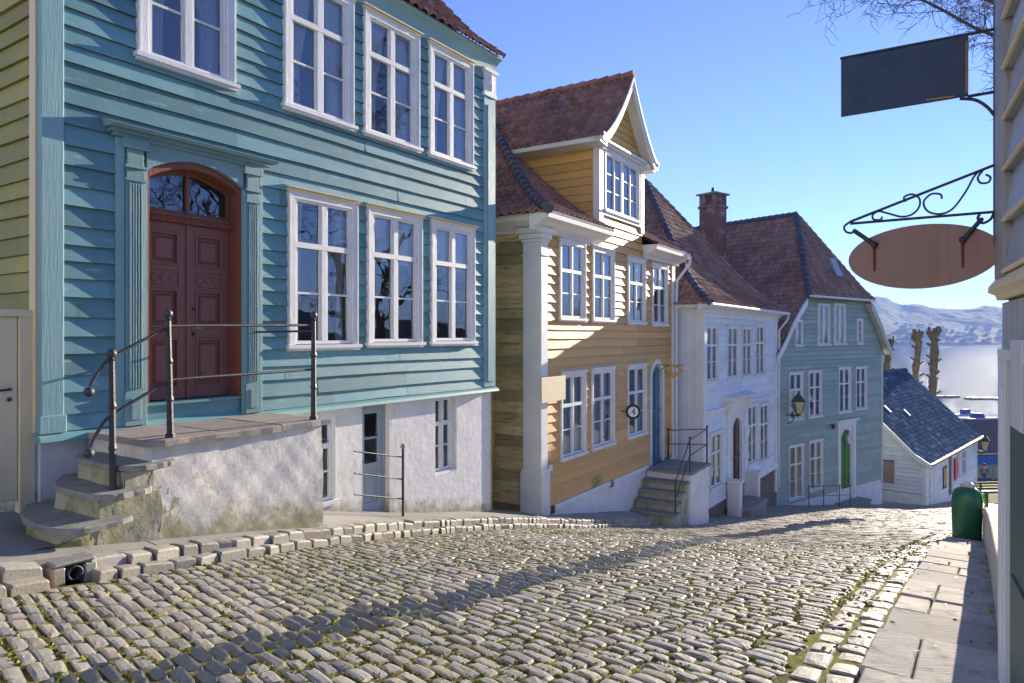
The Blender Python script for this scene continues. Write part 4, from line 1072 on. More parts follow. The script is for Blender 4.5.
# ochre house stair
S2 = House(Y.P, None, -5.0, 'stone_stair', 'mossy stone stair with dark treads rising to the blue arched door', 'stair', d=Y.d)
m = MB(); m.new(); rough_block(m, 6.22, 7.95, -1.28, -.02, -6.4, -3.89, (7,6), .015, .03); S2.put(m, 'body', M['plaster'])
m = MB(); tread(m, [(6.12,-.04),(8.02,-.04),(8.02,-1.36),(6.14,-1.36)], -3.89, -3.82); S2.put(m, 'landing_slab', M['stone'])
for i in range(4):
    x = 5.88-i*.30; z = -4.07-i*.225
    m = MB(); m.new(); rough_block(m, x+.02, x+.42, -1.22, -.02, -6.2, z-.06, (2,3), .01, .0); S2.put(m, 'riser', M['mossplaster'])
    m = MB(); tread(m, [(x-.05,-.04),(x+.36,-.04),(x+.36,-1.28),(x-.05,-1.28)], z-.06, z); S2.put(m, 'tread', M['stone'])
R2 = House(Y.P, None, -5.0, 'iron_railing', 'slim black iron railing round the landing below the blue arched door', 'railing', d=Y.d)
yp = -1.26
def bar(m, a, b, r=.016): m.tube([a,b], r, 6)
for x, y, z0, z1 in ((6.28,yp,-3.84,-2.88),(7.92,yp,-3.84,-2.74),(7.92,-.06,-3.84,-2.9),(5.05,yp,-4.8,-3.86)):
    m = MB(); bar(m, (x,y,z0), (x,y,z1), .026 if x > 7 else .022); p = R2.put(m, 'post', M['iron']); m = MB(); m.ball((x,y,z1+.02), .035, 8); m.build('finial', M['iron'], p)
for a, b in (((6.28,yp,-2.92),(7.92,yp,-2.80)),((6.28,yp,-3.36),(7.92,yp,-3.26)),((7.92,yp,-2.80),(7.92,-.06,-2.92)),((7.92,yp,-3.26),(7.92,-.06,-3.34)),((6.28,yp,-2.92),(5.05,yp,-3.88)),((6.28,yp,-3.36),(5.05,yp,-4.35))):
    m = MB(); bar(m, a, b); R2.put(m, 'rail', M['iron'])
# small signs on the ochre house
q = Y.W(.36,.14,-1.4); b = House((q.x,q.y), None, -1.42, 'blank_sign', 'blank white board sign overlapping the corner pilaster of the ochre house', 'sign', d=Y.d)
m = MB(); m.new(); m.box(-.56,.52,-.02,.012,-1.42,-.88); b.put(m, 'board', M['cream'], bevel=.004, label='plain board without lettering'); m = MB(); m.new(); m.box(-.3,-.26,.012,.12,-1.2,-1.16); m.box(.25,.29,.012,.12,-1.2,-1.16); b.put(m, 'bracket', M['iron'])
def disc(m, c, r, ax, th, n=28, off=0.):
    a = Vector(ax).normalized(); u = Vector((0,0,1)); v = a.cross(u)
    c = Vector(c)+a*off
    for s_ in (0,1): pass
    vs = [c+u*math.cos(6.2832*k/n)*r+v*math.sin(6.2832*k/n)*r for k in range(n)]+[c+a*th+u*math.cos(6.2832*k/n)*r+v*math.sin(6.2832*k/n)*r for k in range(n)]
    m.new(); m.add(vs, [list(range(n)), list(range(n,2*n))[::-1]]+[(k,(k+1)%n,n+(k+1)%n,n+k) for k in range(n)])
q = Y.W(4.35,0,-2.3); rsn = House((q.x,q.y), None, -2.3, 'round_sign', 'small round black and white sign projecting between two lower windows of the ochre house', 'sign', d=Y.d)
axx = (-.85,-.55,0)
m = MB(); disc(m, (0,-.34,-2.0), .20, axx, .05); rsn.put(m, 'ring', M['black'])
m = MB(); disc(m, (0,-.34,-2.0), .135, axx, .012, off=.05); disc(m, (0,-.34,-2.0), .135, axx, -.012, off=-.0); f = rsn.put(m, 'face', M['white'])
m = MB(); ctr = Vector((0,-.34,-2.0))+Vector(axx).normalized()*.064; vv = -.7*Vector(axx).normalized().cross(Vector((0,0,1)))
m.tube([ctr+vv*.05+Vector((0,0,.09)),ctr-vv*.05+Vector((0,0,-.02)),ctr+vv*.09+Vector((0,0,-.02))], .014, 6); m.tube([ctr+vv*.04+Vector((0,0,.05)),ctr+vv*.04+Vector((0,0,-.09))], .012, 6); m.build('emblem', M['black'], f)
m = MB(); bar(m, (0,-.14,-2.0), (0,.0,-2.0), .018); rsn.put(m, 'bracket', M['iron'])
q = Y.W(7.02,0,-1.0); pz = House((q.x,q.y), None, -1.3, 'pretzel_sign', 'gilded pretzel shaped hanging sign in front of the blue arched door', 'sign', d=Y.d)
m = MB(); P_ = []
for i in range(61):
    a = i/60*2*math.pi; P_.append((.0+.17*math.sin(a)*1.0*(1 if 1 else 0), -.52+.28*math.sin(2*a)*.5+.10*math.cos(a)*0, -1.06-.13*math.cos(a)))
m.tube([(0.02*math.sin(3*i), -.55+.22*math.sin(6.2832*i/40)+.07*math.sin(2*6.2832*i/40), -1.05+.13*math.cos(6.2832*i/40)+.04*math.cos(3*6.2832*i/40)) for i in range(41)], .032, 8)
m.tube([(0.0,-.36,-1.08),(0.02,-.52,-1.10),(0.0,-.66,-1.17)], .026, 8); pz.put(m, 'pretzel', M['gold'])
m = MB(); m.tube([(0,0,-.86),(0,-.85,-.86)], .012, 6); m.tube([(0,-.55,-.86),(0,-.55,-.93)], .008, 5); m.tube(bez([(0,0,-1.1),(0,-.15,-1.0),(0,-.4,-.87)],6), .009, 5); pz.put(m, 'bracket', M['iron'])
# ================================================================== the white house
Wh = House((5.97,22.0), 985, -5.8, 'timber_house', 'white clapboard house with a dark arched door and a steep hipped brown tile roof', 'house')
WW, WDp = 9.4, 9.4
wu = [(.26,1.52,-1.48,.37),(2.46,3.83,-1.50,.37),(4.22,5.60,-1.52,.37),(6.05,7.45,-1.55,.46)]
wl = [(.66,1.94,-4.98,-3.15),(4.95,6.30,-4.85,-2.58),(6.66,8.08,-5.0,-2.70)]
wops = [op(*q,.09) for q in wu+wl]+[(3.0,4.34,-6.2,-2.74)]
m = MB(); clap(m, FR, .15, WW-.15, -5.35, .80, .185, wops, out=.042, wob=.009, lip=1); Wh.put(m, 'wall', [M['whiteboard'],M['whitelip']])
m = MB(); m.new(); x = .12
while x < 8.5:
    w = U(.16,.2); m.new(); m.box(-.03+U(-.004,.004),.0,x,x+w-.006,-6.6,.8); x += w
m.quad((0,.05,-7),(0,WDp,-7),(0,WDp,.9),(0,.05,.9)); Wh.put(m, 'side_wall', M['whiteboard'], label='white side wall of upright boards')
m = MB(); m.new(); m.quad((WW,0,-8),(WW,WDp,-8),(WW,WDp,.9),(WW,0,.9)); m.quad((0,WDp,-7),(WW,WDp,-7),(WW,WDp,.9),(0,WDp,.9)); Wh.put(m, 'rear_wall', M['whiteboard'])
for q in wu: window(Wh, *q, K_WH)
for q in wl: window(Wh, *q, K_WHL)
room(Wh, .1, WW-.1, -6, .8, (-2.1,))
for x0, x1 in ((-.04,.30),(WW-.30,WW+.03)):
    m = MB(); m.new(); m.box(x0,x1,-.06,.2,-6.6,.72); m.box(x0+.07,x1-.07,-.075,-.058,-5.2,.5); m.box(x0-.03,x1+.03,-.09,.2,.60,.74); m.box(x0-.02,x1+.02,-.085,.2,-2.52,-2.36); Wh.put(m, 'corner_board', M['white'], bevel=.006)
m = MB(); m.new(); m.prism([(0.02,.74),(-.06,.74),(-.10,.82),(-.26,.88),(-.34,.92),(-.36,1.02),(.02,1.04)], -.40, WW+.40, 'x'); m.prism([(0.02,.74),(-.06,.74),(-.10,.82),(-.26,.88),(-.34,.92),(-.36,1.02),(.02,1.04)], -.0, WDp, 'y'); Wh.put(m, 'cornice', M['white'], bevel=.004)
# storey band with moulded ledge, raised over the door
m = MB(); m.new(); m.box(.3,2.25,-.10,0,-2.52,-2.42); m.box(.3,2.2,-.06,0,-2.60,-2.52); m.box(5.15,WW-.3,-.10,0,-2.52,-2.42); m.box(5.2,WW-.3,-.14,0,-2.42,-2.38); m.box(.3,2.25,-.14,0,-2.42,-2.38); Wh.put(m, 'storey_band', M['white'], bevel=.005)
m = MB(); m.new()
m.box(2.45,2.78,-.07,0,-5.9,-2.55); m.box(4.55,4.88,-.07,0,-5.9,-2.55); m.box(2.40,4.93,-.09,0,-2.55,-2.28); m.box(2.45,4.88,-.062,0,-2.70,-2.56)
m.hexa([(2.22,-.30,-2.20),(5.12,-.30,-2.20),(5.12,0,-2.20),(2.22,0,-2.20),(2.16,-.36,-2.12),(5.18,-.36,-2.12),(5.18,0,-2.02),(2.16,0,-2.02)]); m.box(2.34,4.99,-.16,0,-2.28,-2.20)
for x in (2.42,4.60): m.prism([(0,-2.28),(-.24,-2.28),(-.2,-2.5),(-.08,-2.75),(0,-2.85)], x, x+.25, 'x')
Wh.put(m, 'door_surround', M['white'], bevel=.005)
arch_door(Wh, 3.12, 4.22, -5.9, -3.25, -2.9, M['browndoor'], M['white'], .05, .12, wallm=M['whiteboard'])
for x0, x1, z1 in ((2.35,2.65,-5.0),(4.70,4.96,-5.06)):
    m = MB(); m.new(); m.box(x0,x1,-.50,-.07,-6.9,z1); m.box(x0-.06,x1+.06,-.56,-.07,z1,z1+.09); Wh.put(m, 'door_pedestal', M['white'], bevel=.012)
m = MB(); tread(m, [(2.62,-.02),(4.72,-.02),(4.72,-.85),(2.62,-.85)], -5.99, -5.88); m.box(2.65,4.70,-.8,0,-7,-5.99); Wh.put(m, 'doorstep', M['stone'])
m = MB(); m.new(); m.hexa([(.0,-.10,-5.5),(2.2,-.10,-5.5),(2.2,.02,-5.5),(0,.02,-5.5),(0,-.05,-5.33),(2.2,-.05,-5.33),(2.2,.02,-5.33),(0,.02,-5.33)]); Wh.put(m, 'sill_board', M['white']); m = MB(); m.new(); m.hexa([(5.1,-.12,-5.55),(WW,-.12,-5.55),(WW,.02,-5.55),(5.1,.02,-5.55),(5.1,-.05,-5.33),(WW,-.05,-5.33),(WW,.02,-5.33),(5.1,.02,-5.33)]); Wh.put(m, 'sill_board', M['white'])
m = MB(); m.new(); flat(m, FR, -.02, WW, -9, -5.5, (), -.0); m.quad((-.02,0,-9),(-.02,WDp,-9),(-.02,WDp,-6),(-.02,0,-6)); Wh.put(m, 'plinth', M['basestone'])
PFW = fine([(0,1.02),(.7,1.42),(1.5,2.1),(4.95,6.25)],2)
x0, x1, y0, y1 = -.42, WW+.42, -.40, WDp
hx = (x0+x1)/2; ax_ = 4.35
m = MB(); tileface(m, (x0,y0), (x1,y0), (hx,y0+ax_), (hx,y0+ax_), PFW, nseg=3); tileface(m, (x0,y1), (x0,y0), (hx,y1), (hx,y0+ax_), PFW, nseg=3); tileface(m, (x1,y0), (x1,y1), (hx,y0+ax_), (hx,y1), PFW, nseg=3)
for q in (((x0,y0),(x1,y0),(hx,y0+ax_),(hx,y0+ax_)),((x0,y1),(x0,y0),(hx,y1),(hx,y0+ax_)),((x1,y0),(x1,y1),(hx,y0+ax_),(hx,y1))): underlay(m, *q, PFW)
rf = Wh.put(m, 'roof', M['tile2'])
m = MB(); caps(m, curve((x0,y0),(hx,y0+ax_),PFW)); caps(m, [(hx,y0+ax_,6.3),(hx,y1,6.3)]); m.build('ridge_tiles', M['hiptile'], rf)
m = MB(); caps(m, curve((x1,y0),(hx,y0+ax_),PFW), .10); m.build('ridge_tiles', M['tile2'], rf)
def pipe(H, pts, name='downpipe', mat=None, r=.045):
    m = MB(); m.tube(pts, r, 8); return H.put(m, name, mat or M['white'])
pipe(Wh, [(-.38,-.42,.98),(WW+.42,-.44,.95)], 'gutter', r=.06)
pipe(Wh, [(WW+.36,-.44,.92),(WW+.34,-.40,.70),(WW+.06,-.12,.25),(WW+.06,-.10,-6.4)])
pipe(Y, [(YW+.20,-.50,2.52),(YW+.20,-.48,2.30),(YW-.02,-.14,1.75),(YW-.02,-.12,1.0),(YW-.02,-.12,-3.8)])

# ================================================================== the green house
Gh = House((11.31,30.0), 1400, -7.6, 'timber_house', 'sage green gable fronted house with swept white barge boards and a bright green door', 'house')
GW, GD = 9.92, 10.5
gl_pts = [(-7.4,0),(-.85,0),(-.1,.55),(.6,1.22),(1.2,1.75),(1.85,2.25)]
gL = lambda z: float(np.interp(z,[p[0] for p in gl_pts],[p[1] for p in gl_pts])); gR = lambda z: 10.1-float(np.interp(z,[p[0] for p in gl_pts],[p[1] for p in gl_pts]))*.86-.18
g2 = [(.95,2.13,-3.70,-1.60),(2.58,3.78,-3.70,-1.57),(5.33,6.52,-3.68,-1.50),(7.00,8.17,-3.62,-1.52)]
g3 = [(3.40,4.52,-.42,1.50),(4.87,6.02,-.40,1.55)]; g4 = [(1.48,2.10,-.45,.72),(7.12,7.75,-.40,.86)]
g1 = [(.95,2.20,-7.20,-4.80),(2.65,3.87,-7.05,-4.75)]
gops = [op(*q,.09) for q in g1+g2]+[op(*q,.08) for q in g3+g4]+[(5.44,6.72,-8.5,-4.40)]
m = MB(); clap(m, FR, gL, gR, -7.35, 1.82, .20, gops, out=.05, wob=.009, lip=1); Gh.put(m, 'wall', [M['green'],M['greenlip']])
m = MB(); clap(m, LS, 0.1, GD, -7.2, -.9, .2, (), out=.03); Gh.put(m, 'side_wall', M['green'])
m = MB(); m.new(); m.quad((GW,0,-9),(GW,GD,-9),(GW,GD,-.9),(GW,0,-.9)); m.quad((0,GD,-9),(GW,GD,-9),(GW,GD,-.8),(GW/2,GD,6),(0,GD,-.8)); Gh.put(m, 'rear_wall', M['green'])
for q in g1: window(Gh, *q, K_GRL)
for q in g2: window(Gh, *q, K_GR)
for q in g3: window(Gh, *q, K_ATT)
for q in g4: window(Gh, *q, K_SLIM)
room(Gh, .1, GW-.1, -8, -.6, (-4.2,)); m = MB(); m.new(); m.quad((1.4,1.2,-.6),(8.3,1.2,-.6),(7.9,1.2,1.8),(2.2,1.2,1.8)); Gh.put(m, 'attic_lining', M['interior'])
m = MB(); m.new(); m.box(-.02,.17,-.05,.1,-7.4,-.9); Gh.put(m, 'corner_board', M['bargegreen'], bevel=.005); m = MB(); m.new(); m.box(GW-.17,GW+.02,-.05,.1,-7.6,-.9); Gh.put(m, 'corner_board', M['bargegreen'], bevel=.005)
m = MB(); m.new(); flat(m, FR, -.01, GW, -11, -7.33, (), .02); m.quad((GW+.01,-.02,-11),(GW+.01,GD,-11),(GW+.01,GD,-7.3),(GW+.01,-.02,-7.3)); m.quad((-.01,-.02,-11),(-.01,GD,-11),(-.01,GD,-7.2),(-.01,-.02,-7.2)); Gh.put(m, 'plinth', M['plaster'])
arch_door(Gh, 5.56, 6.60, -7.9, -4.9, -4.5, M['greendoor'], M['white'], .05, .12, wallm=M['white'])
m = MB(); m.new(); m.box(5.24,5.44,-.08,0,-7.95,-4.30); m.box(6.74,6.98,-.08,0,-7.95,-4.30); m.box(5.22,7.0,-.095,0,-4.30,-4.08); m.box(5.12,7.10,-.20,0,-4.08,-4.0); m.box(5.44,6.74,-.07,-.046,-4.36,-4.30); Gh.put(m, 'door_surround', M['white'], bevel=.005)
m = MB(); tread(m, [(5.0,-.02),(7.3,-.02),(7.3,-.7),(5.0,-.7)], -8.0, -7.9); m.box(5.05,7.25,-.65,0,-9.5,-8.0); Gh.put(m, 'doorstep', M['stone'])
# roof: ridge runs back, half hip over the front
rx = 5.10; rz = 6.0; hipz = 1.82; hb = 1.95
PFG = fine([(0,-.86),(.55,-.30),(1.3,.62),(2.0,1.30),(2.75,1.95),(5.5,rz)],2)
xl, xr = -.42, GW+.40
def face_side(xe):
    return PFG
m = MB()
def cut(r, a, R=rx-xl): return False
# side faces: full length, the front part above the half hip is cut back along the hip
def lim_l(z): return -.30 if z <= hipz+.05 else -.30+(z-hipz)/(rz-hipz)*(hb+.30)
def side_tiles(m, xe, sgn):
    R = abs(rx-xe); pf = [(p[0]/PFG[-1][0]*R, p[1]) for p in PFG]
    def sk(r, a):
        z = float(np.interp(r,[p[0] for p in pf],[p[1] for p in pf])); y = (GD-a) if sgn > 0 else (-.30+a)
        return y < lim_l(z)
    if sgn > 0: tileface(m, (xe,GD), (xe,-.30), (rx,GD), (rx,-.30), pf, skip=sk, nseg=3)
    else: tileface(m, (xe,-.30), (xe,GD), (rx,-.30), (rx,GD), pf, skip=sk, nseg=2)
    m.cur = 1.
    for a, b in zip(pf, pf[1:]):
        xa, xb = xe+sgn*a[0], xe+sgn*b[0]; m.quad((xa,lim_l(a[1])+.02,a[1]-.03),(xa,GD,a[1]-.03),(xb,GD,b[1]-.03),(xb,lim_l(b[1])+.02,b[1]-.03))
side_tiles(m, xl, 1); side_tiles(m, xr, -1)
zl = [p[1] for p in PFG]; hx0 = xl+np.interp(hipz,zl,[p[0]/5.5*(rx-xl) for p in PFG]); hx1 = xr-np.interp(hipz,zl,[p[0]/5.5*(xr-rx) for p in PFG])
PFH = [(0,hipz-.06),(.35,hipz+.42),(hb+.45,rz)]
tileface(m, (hx0-.25,-.45), (hx1+.25,-.45), (rx,hb), (rx,hb), PFH, nseg=3); underlay(m, (hx0-.25,-.45), (hx1+.25,-.45), (rx,hb), (rx,hb), PFH)
rf = Gh.put(m, 'roof', M['tile2'])
m = MB(); caps(m, curve((hx0-.22,-.45),(rx,hb),PFH), .13); caps(m, [(rx,hb,rz+.03),(rx,GD,rz+.03)], .12); m.build('ridge_tiles', M['hiptile'], rf)
m = MB(); caps(m, curve((hx1+.22,-.45),(rx,hb),PFH), .11); m.build('ridge_tiles', M['tile2'], rf)
m = MB(); c = Vector((rx+.85,.42,3.25)); m.new(); m.hexa([tuple(c+Vector(p)) for p in ((-.28,-.14,-.40),(.28,-.14,-.40),(.28,.24,.5),(-.28,.24,.5),(-.28,-.24,-.36),(.28,-.24,-.36),(.28,.14,.54),(-.28,.14,.54))]); m.build('skylight', M['greydoor'], rf)
def barge(xe, sgn, y=-.30):
    pts = [(p[0]/5.5*abs(rx-xe), p[1]) for p in PFG if p[1] <= hipz+.02]
    lo = [(xe+sgn*(r+.0),z-.30) for r, z in pts]; hi = [(xe+sgn*r,z+.03) for r, z in pts]
    m = MB(); m.new(); m.strip(lo, hi, y-.05, y); m.strip([(x,z+.16) for x, z in lo], [(x,z) for x, z in hi], y-.075, y-.051); m.strip([(x,z+.2) for x, z in lo], [(x,z-.06) for x, z in hi], y+.001, .03); return m
Gh.put(barge(xl,1), 'barge_board', M['white']); Gh.put(barge(xr,-1), 'barge_board', M['bargegreen'])
pipe(Gh, [(hx0-.25,-.5,hipz-.05),(hx1+.25,-.5,hipz-.08)], 'gutter', r=.055)
def chimney(H, x, y, z0, z1, w, d, parent=None):
    m = MB(); m.new(); m.box(x-w/2,x+w/2,y-d/2,y+d/2,z0,z1-.62); m.box(x-w/2-.06,x+w/2+.06,y-d/2-.06,y+d/2+.06,z1-.78,z1-.66)
    k = .17
    for a, b in ((-1,-1),(1,-1),(1,1),(-1,1),(0,-1)): m.box(x+a*(w/2-k/2)-k/2,x+a*(w/2-k/2)+k/2,y+b*(d/2-k/2)-k/2,y+b*(d/2-k/2)+k/2,z1-.62,z1-.12)
    m.box(x-w/2,x+w/2,y+d/2-.3,y+d/2-.2,z1-.62,z1-.12)
    ch = H.put(m, 'chimney', M['brick'], parent=parent)
    c = MB(); c.new(); c.box(x-w/2-.12,x+w/2+.12,y-d/2-.12,y+d/2+.12,z1-.12,z1-.05); c.build('chimney_cap', M['stone'], ch)
    c = MB(); c.lathe([(.1,-.05),(.12,.05),(.07,.12),(.09,.2),(.03,.3)], (x,y,z1), 10); c.build('finial', M['iron'], ch)
    return ch
chimney(Gh, 1.95, 4.6, 0, 7.1, .98, .9, rf)
# wall lantern of the green house
def lantern(q, d, zt, label, sc=1., arm=.55):
    L = House((q.x,q.y), None, zt-.8*sc, 'wall_lantern', label, 'lantern', d=d)
    m = MB(); m.tube([(0,.0,zt-.78*sc),(0,-arm,zt-.78*sc)], .025*sc, 6); m.tube(bez([(0,0,zt-1.1*sc),(0,-arm*.4,zt-1.02*sc),(0,-arm*.7,zt-.8*sc)],6), .018*sc, 6); L.put(m, 'bracket', M['copper'])
    y = -arm
    m = MB(); m.lathe([(.02,-.78),(.11,-.74),(.12,-.70)], (0,0,0), 4, False); m.lathe([(.24,-.30),(.26,-.27),(.16,-.14),(.07,-.06),(.02,.02)], (0,0,0), 4, False)
    for k in range(4):
        a = math.pi/2*k; m.tube([(.115*math.cos(a),.115*math.sin(a),-.70),(.225*math.cos(a),.225*math.sin(a),-.30)], .014, 4)
    m.ball((0,0,.04), .035, 8); m.xf(lambda a,b,c: (a*sc,y+b*sc,zt+c*sc)); L.put(m, 'lantern_frame', M['copper'])
    m = MB(); m.lathe([(.11,-.70),(.215,-.30)], (0,0,0), 4, False); m.xf(lambda a,b,c: (a*sc*.97,y+b*sc*.97,zt+c*sc)); L.put(m, 'lamp_glass', M['lampglass'])
lantern(Gh.W(.82,.02,0), Gh.d, -2.45, 'green wall lantern with pale yellow panes on the corner of the sage green house', 1.25, .55)
q = Gh.W(5.93,.0,0); ck = House((q.x,q.y), None, -5.2, 'round_plaque', 'round white plaque hanging above the bright green door', 'plaque', d=Gh.d)
m = MB(); disc(m, (0,-.26,-4.90), .27, (0,-1,0), .05); ck.put(m, 'rim', M['bargegreen']); m = MB(); disc(m, (0,-.312,-4.90), .225, (0,-1,0), .012); f = ck.put(m, 'face', M['white'])
m = MB()
for k in range(12):
    a = 6.2832*k/12; m.new(); m.box(.17*math.cos(a)-.012,.17*math.cos(a)+.012,-.330,-.322,-4.90+.17*math.sin(a)-.022,-4.90+.17*math.sin(a)+.022)
m.box(-.06,.06,-.330,-.322,-4.93,-4.88); m.build('markings', M['black'], f)
m = MB(); m.tube([(0,0,-4.55),(0,-.30,-4.55)], .014, 6); m.tube([(0,-.28,-4.55),(0,-.28,-4.64)], .01, 5); ck.put(m, 'bracket', M['iron'])
q = Gh.W(4.55,.02,0); sp = House((q.x,q.y), None, -4.3, 'small_wall_lamp', 'tiny dark lamp on the green wall left of the bright green door', 'lamp', d=Gh.d)
m = MB(); m.tube([(0,0,-4.15),(0,-.16,-4.15)], .02, 6); m.lathe([(.02,.0),(.09,-.05),(.07,-.22),(.03,-.25)], (0,-.16,-4.1), 8); sp.put(m, 'lamp_body', M['iron'])
q = Gh.W(0,0,0); gr2 = House((q.x,q.y), None, -7.9, 'iron_railing', 'low thin iron railing in front of the lower windows of the sage green house', 'railing', d=Gh.d)
for x, z in ((1.25,-7.3),(2.5,-7.45),(3.9,-7.6),(4.9,-7.75)):
    m = MB(); bar(m, (x,-.8,z-.4), (x,-.8,z+.85), .022); gr2.put(m, 'post', M['iron'])
m = MB(); bar(m, (1.25,-.8,-6.47), (4.9,-.8,-6.92), .016); gr2.put(m, 'rail', M['iron']); m = MB(); bar(m, (1.25,-.8,-6.9), (4.9,-.8,-7.35), .014); gr2.put(m, 'rail', M['iron'])

# ================================================================== small white house with the slate roof
Sh = House((22.42,38.0), None, -9.6, 'cottage', 'small white boarded cottage with a slate roof at the bottom of the street', 'cottage', d=(.6821,.7312))
SW_, SDp = 14.2, 8.8
so = [(.9,2.6,-9.4,-7.45),(9.2,10.5,-8.95,-7.3),(7.55,8.55,-8.85,-7.25),(5.45,6.5,-10.4,-7.15)]
m = MB(); clap(m, FR, .1, SW_-.1, -9.6, -6.95, .2, so, out=.04, lip=1); Sh.put(m, 'wall', [M['whiteboard'],M['whitelip']])
PFS = fine([(0,-6.95),(.8,-6.45),(2.0,-5.25),(4.75,-2.55)],2)
m = MB(); Lq = lambda z: max(.08, float(np.interp(z,[p[1] for p in PFS],[p[0]-.35 for p in PFS]))) if z > -6.9 else .08
clap(m, LS, Lq, lambda z: SDp-Lq(z), -8.6, -2.7, .22, [(1.5,2.9,-8.2,-6.95)], out=.045, lip=1); Sh.put(m, 'gable_wall', [M['whiteboard'],M['whitelip']])
m = MB(); m.new(); m.quad((SW_,0,-12),(SW_,SDp,-12),(SW_,SDp,-6.9),(SW_,SDp/2,-2.6),(SW_,0,-6.9)); m.quad((0,SDp,-12),(SW_,SDp,-12),(SW_,SDp,-6.9),(0,SDp,-6.9)); Sh.put(m, 'rear_wall', M['whiteboard'])
window(Sh, 9.2,10.5,-8.95,-7.3, K_WHL); window(Sh, 7.55,8.55,-8.85,-7.25, K_WHL)
room(Sh, .1, SW_-.1, -12, -6.9)
m = MB()
for a in (.92,1.78):
    m.new(); m.box(a,a+.8,-.05,0,-9.35,-7.45); m.box(a+.06,a+.74,-.065,-.048,-9.25,-8.5); m.box(a+.06,a+.74,-.065,-.048,-8.4,-7.55)
Sh.put(m, 'shutter', M['white'], bevel=.004)
f = MB(); f.new(); f.box(5.38,5.48,-.05,.05,-10.2,-7.08); f.box(6.46,6.56,-.05,.05,-10.2,-7.08); f.box(5.38,6.56,-.052,.05,-7.16,-7.06); fr = Sh.put(f, 'door_frame', M['white'])
d = MB(); d.new(); d.box(5.48,6.46,.03,.07,-10.2,-7.16); d.box(5.6,6.34,.015,.04,-9.5,-8.6); d.box(5.6,6.34,.015,.04,-8.4,-7.3); dd = d.build('door', M['browndoor'], fr); h = MB(); h.tube([(5.6,.03,-8.9),(5.6,-.04,-8.9),(5.7,-.045,-8.9)], .015, 6); h.build('handle', M['iron'], dd)
m = MB(); m.new(); m.box(1.52,2.9,0,0.05,0,0) if False else None
m = MB(); m.new(); m.prism([(1.5,-8.2),(2.95,-8.2),(2.95,-7.0)] , -.08, -.02, 'x'); m.prism([(1.5,-8.2),(2.95,-7.0),(1.5,-7.0)], -.05, -.015, 'x'); Sh.put(m, 'hatch', M['rust'], label='rust brown hatch in the white gable')
m = MB(); m.new(); m.box(-.02,SW_,-.03,0,-13,-9.6); m.quad((-.03,0,-13),(-.03,SDp,-13),(-.03,SDp,-8.6),(-.03,0,-8.6)); m.box(-.03,.0,0,SDp,-8.66,-8.56); Sh.put(m, 'plinth', M['plaster'])
m = MB(); m.new(); m.box(SW_-.14,SW_+.03,-.05,.1,-11,-7.0); Sh.put(m, 'corner_board', M['white']); m = MB(); m.new(); m.box(-.05,.14,-.05,.14,-9.6,-7.0); Sh.put(m, 'corner_board', M['white'])
x0, x1, y0 = -.30, SW_+.25, -.38; yr = SDp/2
m = MB(); tileface(m, (x0,y0), (x1,y0), (x0,yr), (x1,yr), PFS, cw=.30, rh=.26, wave=.0, lip=.02, nseg=1, lift=.022); tileface(m, (x1,SDp+.38), (x0,SDp+.38), (x1,yr), (x0,yr), PFS, cw=.4, rh=.5, wave=0, nseg=1)
for a in ((x0,y0,x1,yr),): underlay(m, (x0,y0),(x1,y0),(x0,yr),(x1,yr), PFS)
rf = Sh.put(m, 'roof', M['slate'])
m = MB(); caps(m, [(x0,yr,-2.5),(x1,yr,-2.5)], .12); m.build('ridge_tiles', M['slate'], rf)
for k, (t, r) in enumerate(((5.0,2.5),(2.4,2.9))):
    z = float(np.interp(r,[p[0] for p in PFS],[p[1] for p in PFS])); m = MB(); m.new(); m.hexa([(t,y0+r-.18,z-.17),(t+.17,y0+r-.18,z-.17),(t+.17,y0+r+.18,z+.20),(t,y0+r+.18,z+.20),(t,y0+r-.21,z-.12),(t+.17,y0+r-.21,z-.12),(t+.17,y0+r+.15,z+.25),(t,y0+r+.15,z+.25)]); m.build('roof_light', M['white'], rf)
m = MB()
for sd, y in ((1,0),):
    lo = [(p[0]+y0,p[1]-.26) for p in PFS]; hi = [(p[0]+y0,p[1]+.03) for p in PFS]
    lo += [(2*yr-a,b) for a, b in lo[-2::-1]]; hi += [(2*yr-a,b) for a, b in hi[-2::-1]]
    m.new(); m.strip(lo, hi, 0, .05); m.xf(lambda a,b,c: (x0-.05+b,a,c)); Sh.put(m, 'verge_board', M['white'])
m = MB(); m.new(); m.prism([(0,-7.2),(-.03,-7.2),(-.30,-7.0),(-.42,-6.98),(-.42,-6.9),(0,-6.85)], x0, x1, 'x'); Sh.put(m, 'eaves_board', M['white']); m = MB(); m.tube([(x0,-.46,-6.93),(x1,-.46,-6.95)], .05, 8); Sh.put(m, 'gutter', M['ruststreak'])
chimney(Sh, 2.75, yr+.2, -3.4, -1.5, 1.1, .9, rf)
q = Sh.W(7.2,.10,0); rs_ = House((q.x,q.y), None, -9, 'red_sign', 'red half oval sign board beside the brown door of the small white cottage', 'sign', d=Sh.d)
m = MB(); m.new(); n = 18; pts = [(-.3,-8.9),(-.3,-7.5)]+[(-.3+.8*math.sin(math.pi*i/n), -8.2+.7*math.cos(math.pi*i/n)) for i in range(1,n)]; m.prism(pts, -.03, .02); rs_.put(m, 'board', M['redsign'], bevel=.004); m = MB(); m.new(); m.box(-.25,.1,.02,.1,-8.0,-7.95); rs_.put(m, 'bracket', M['iron'])
q = Sh.W(4.4,.05,0); ys = House((q.x,q.y), None, -9, 'poster_board', 'dark framed yellow notice board on the small white cottage left of its brown door', 'notice board', d=Sh.d)
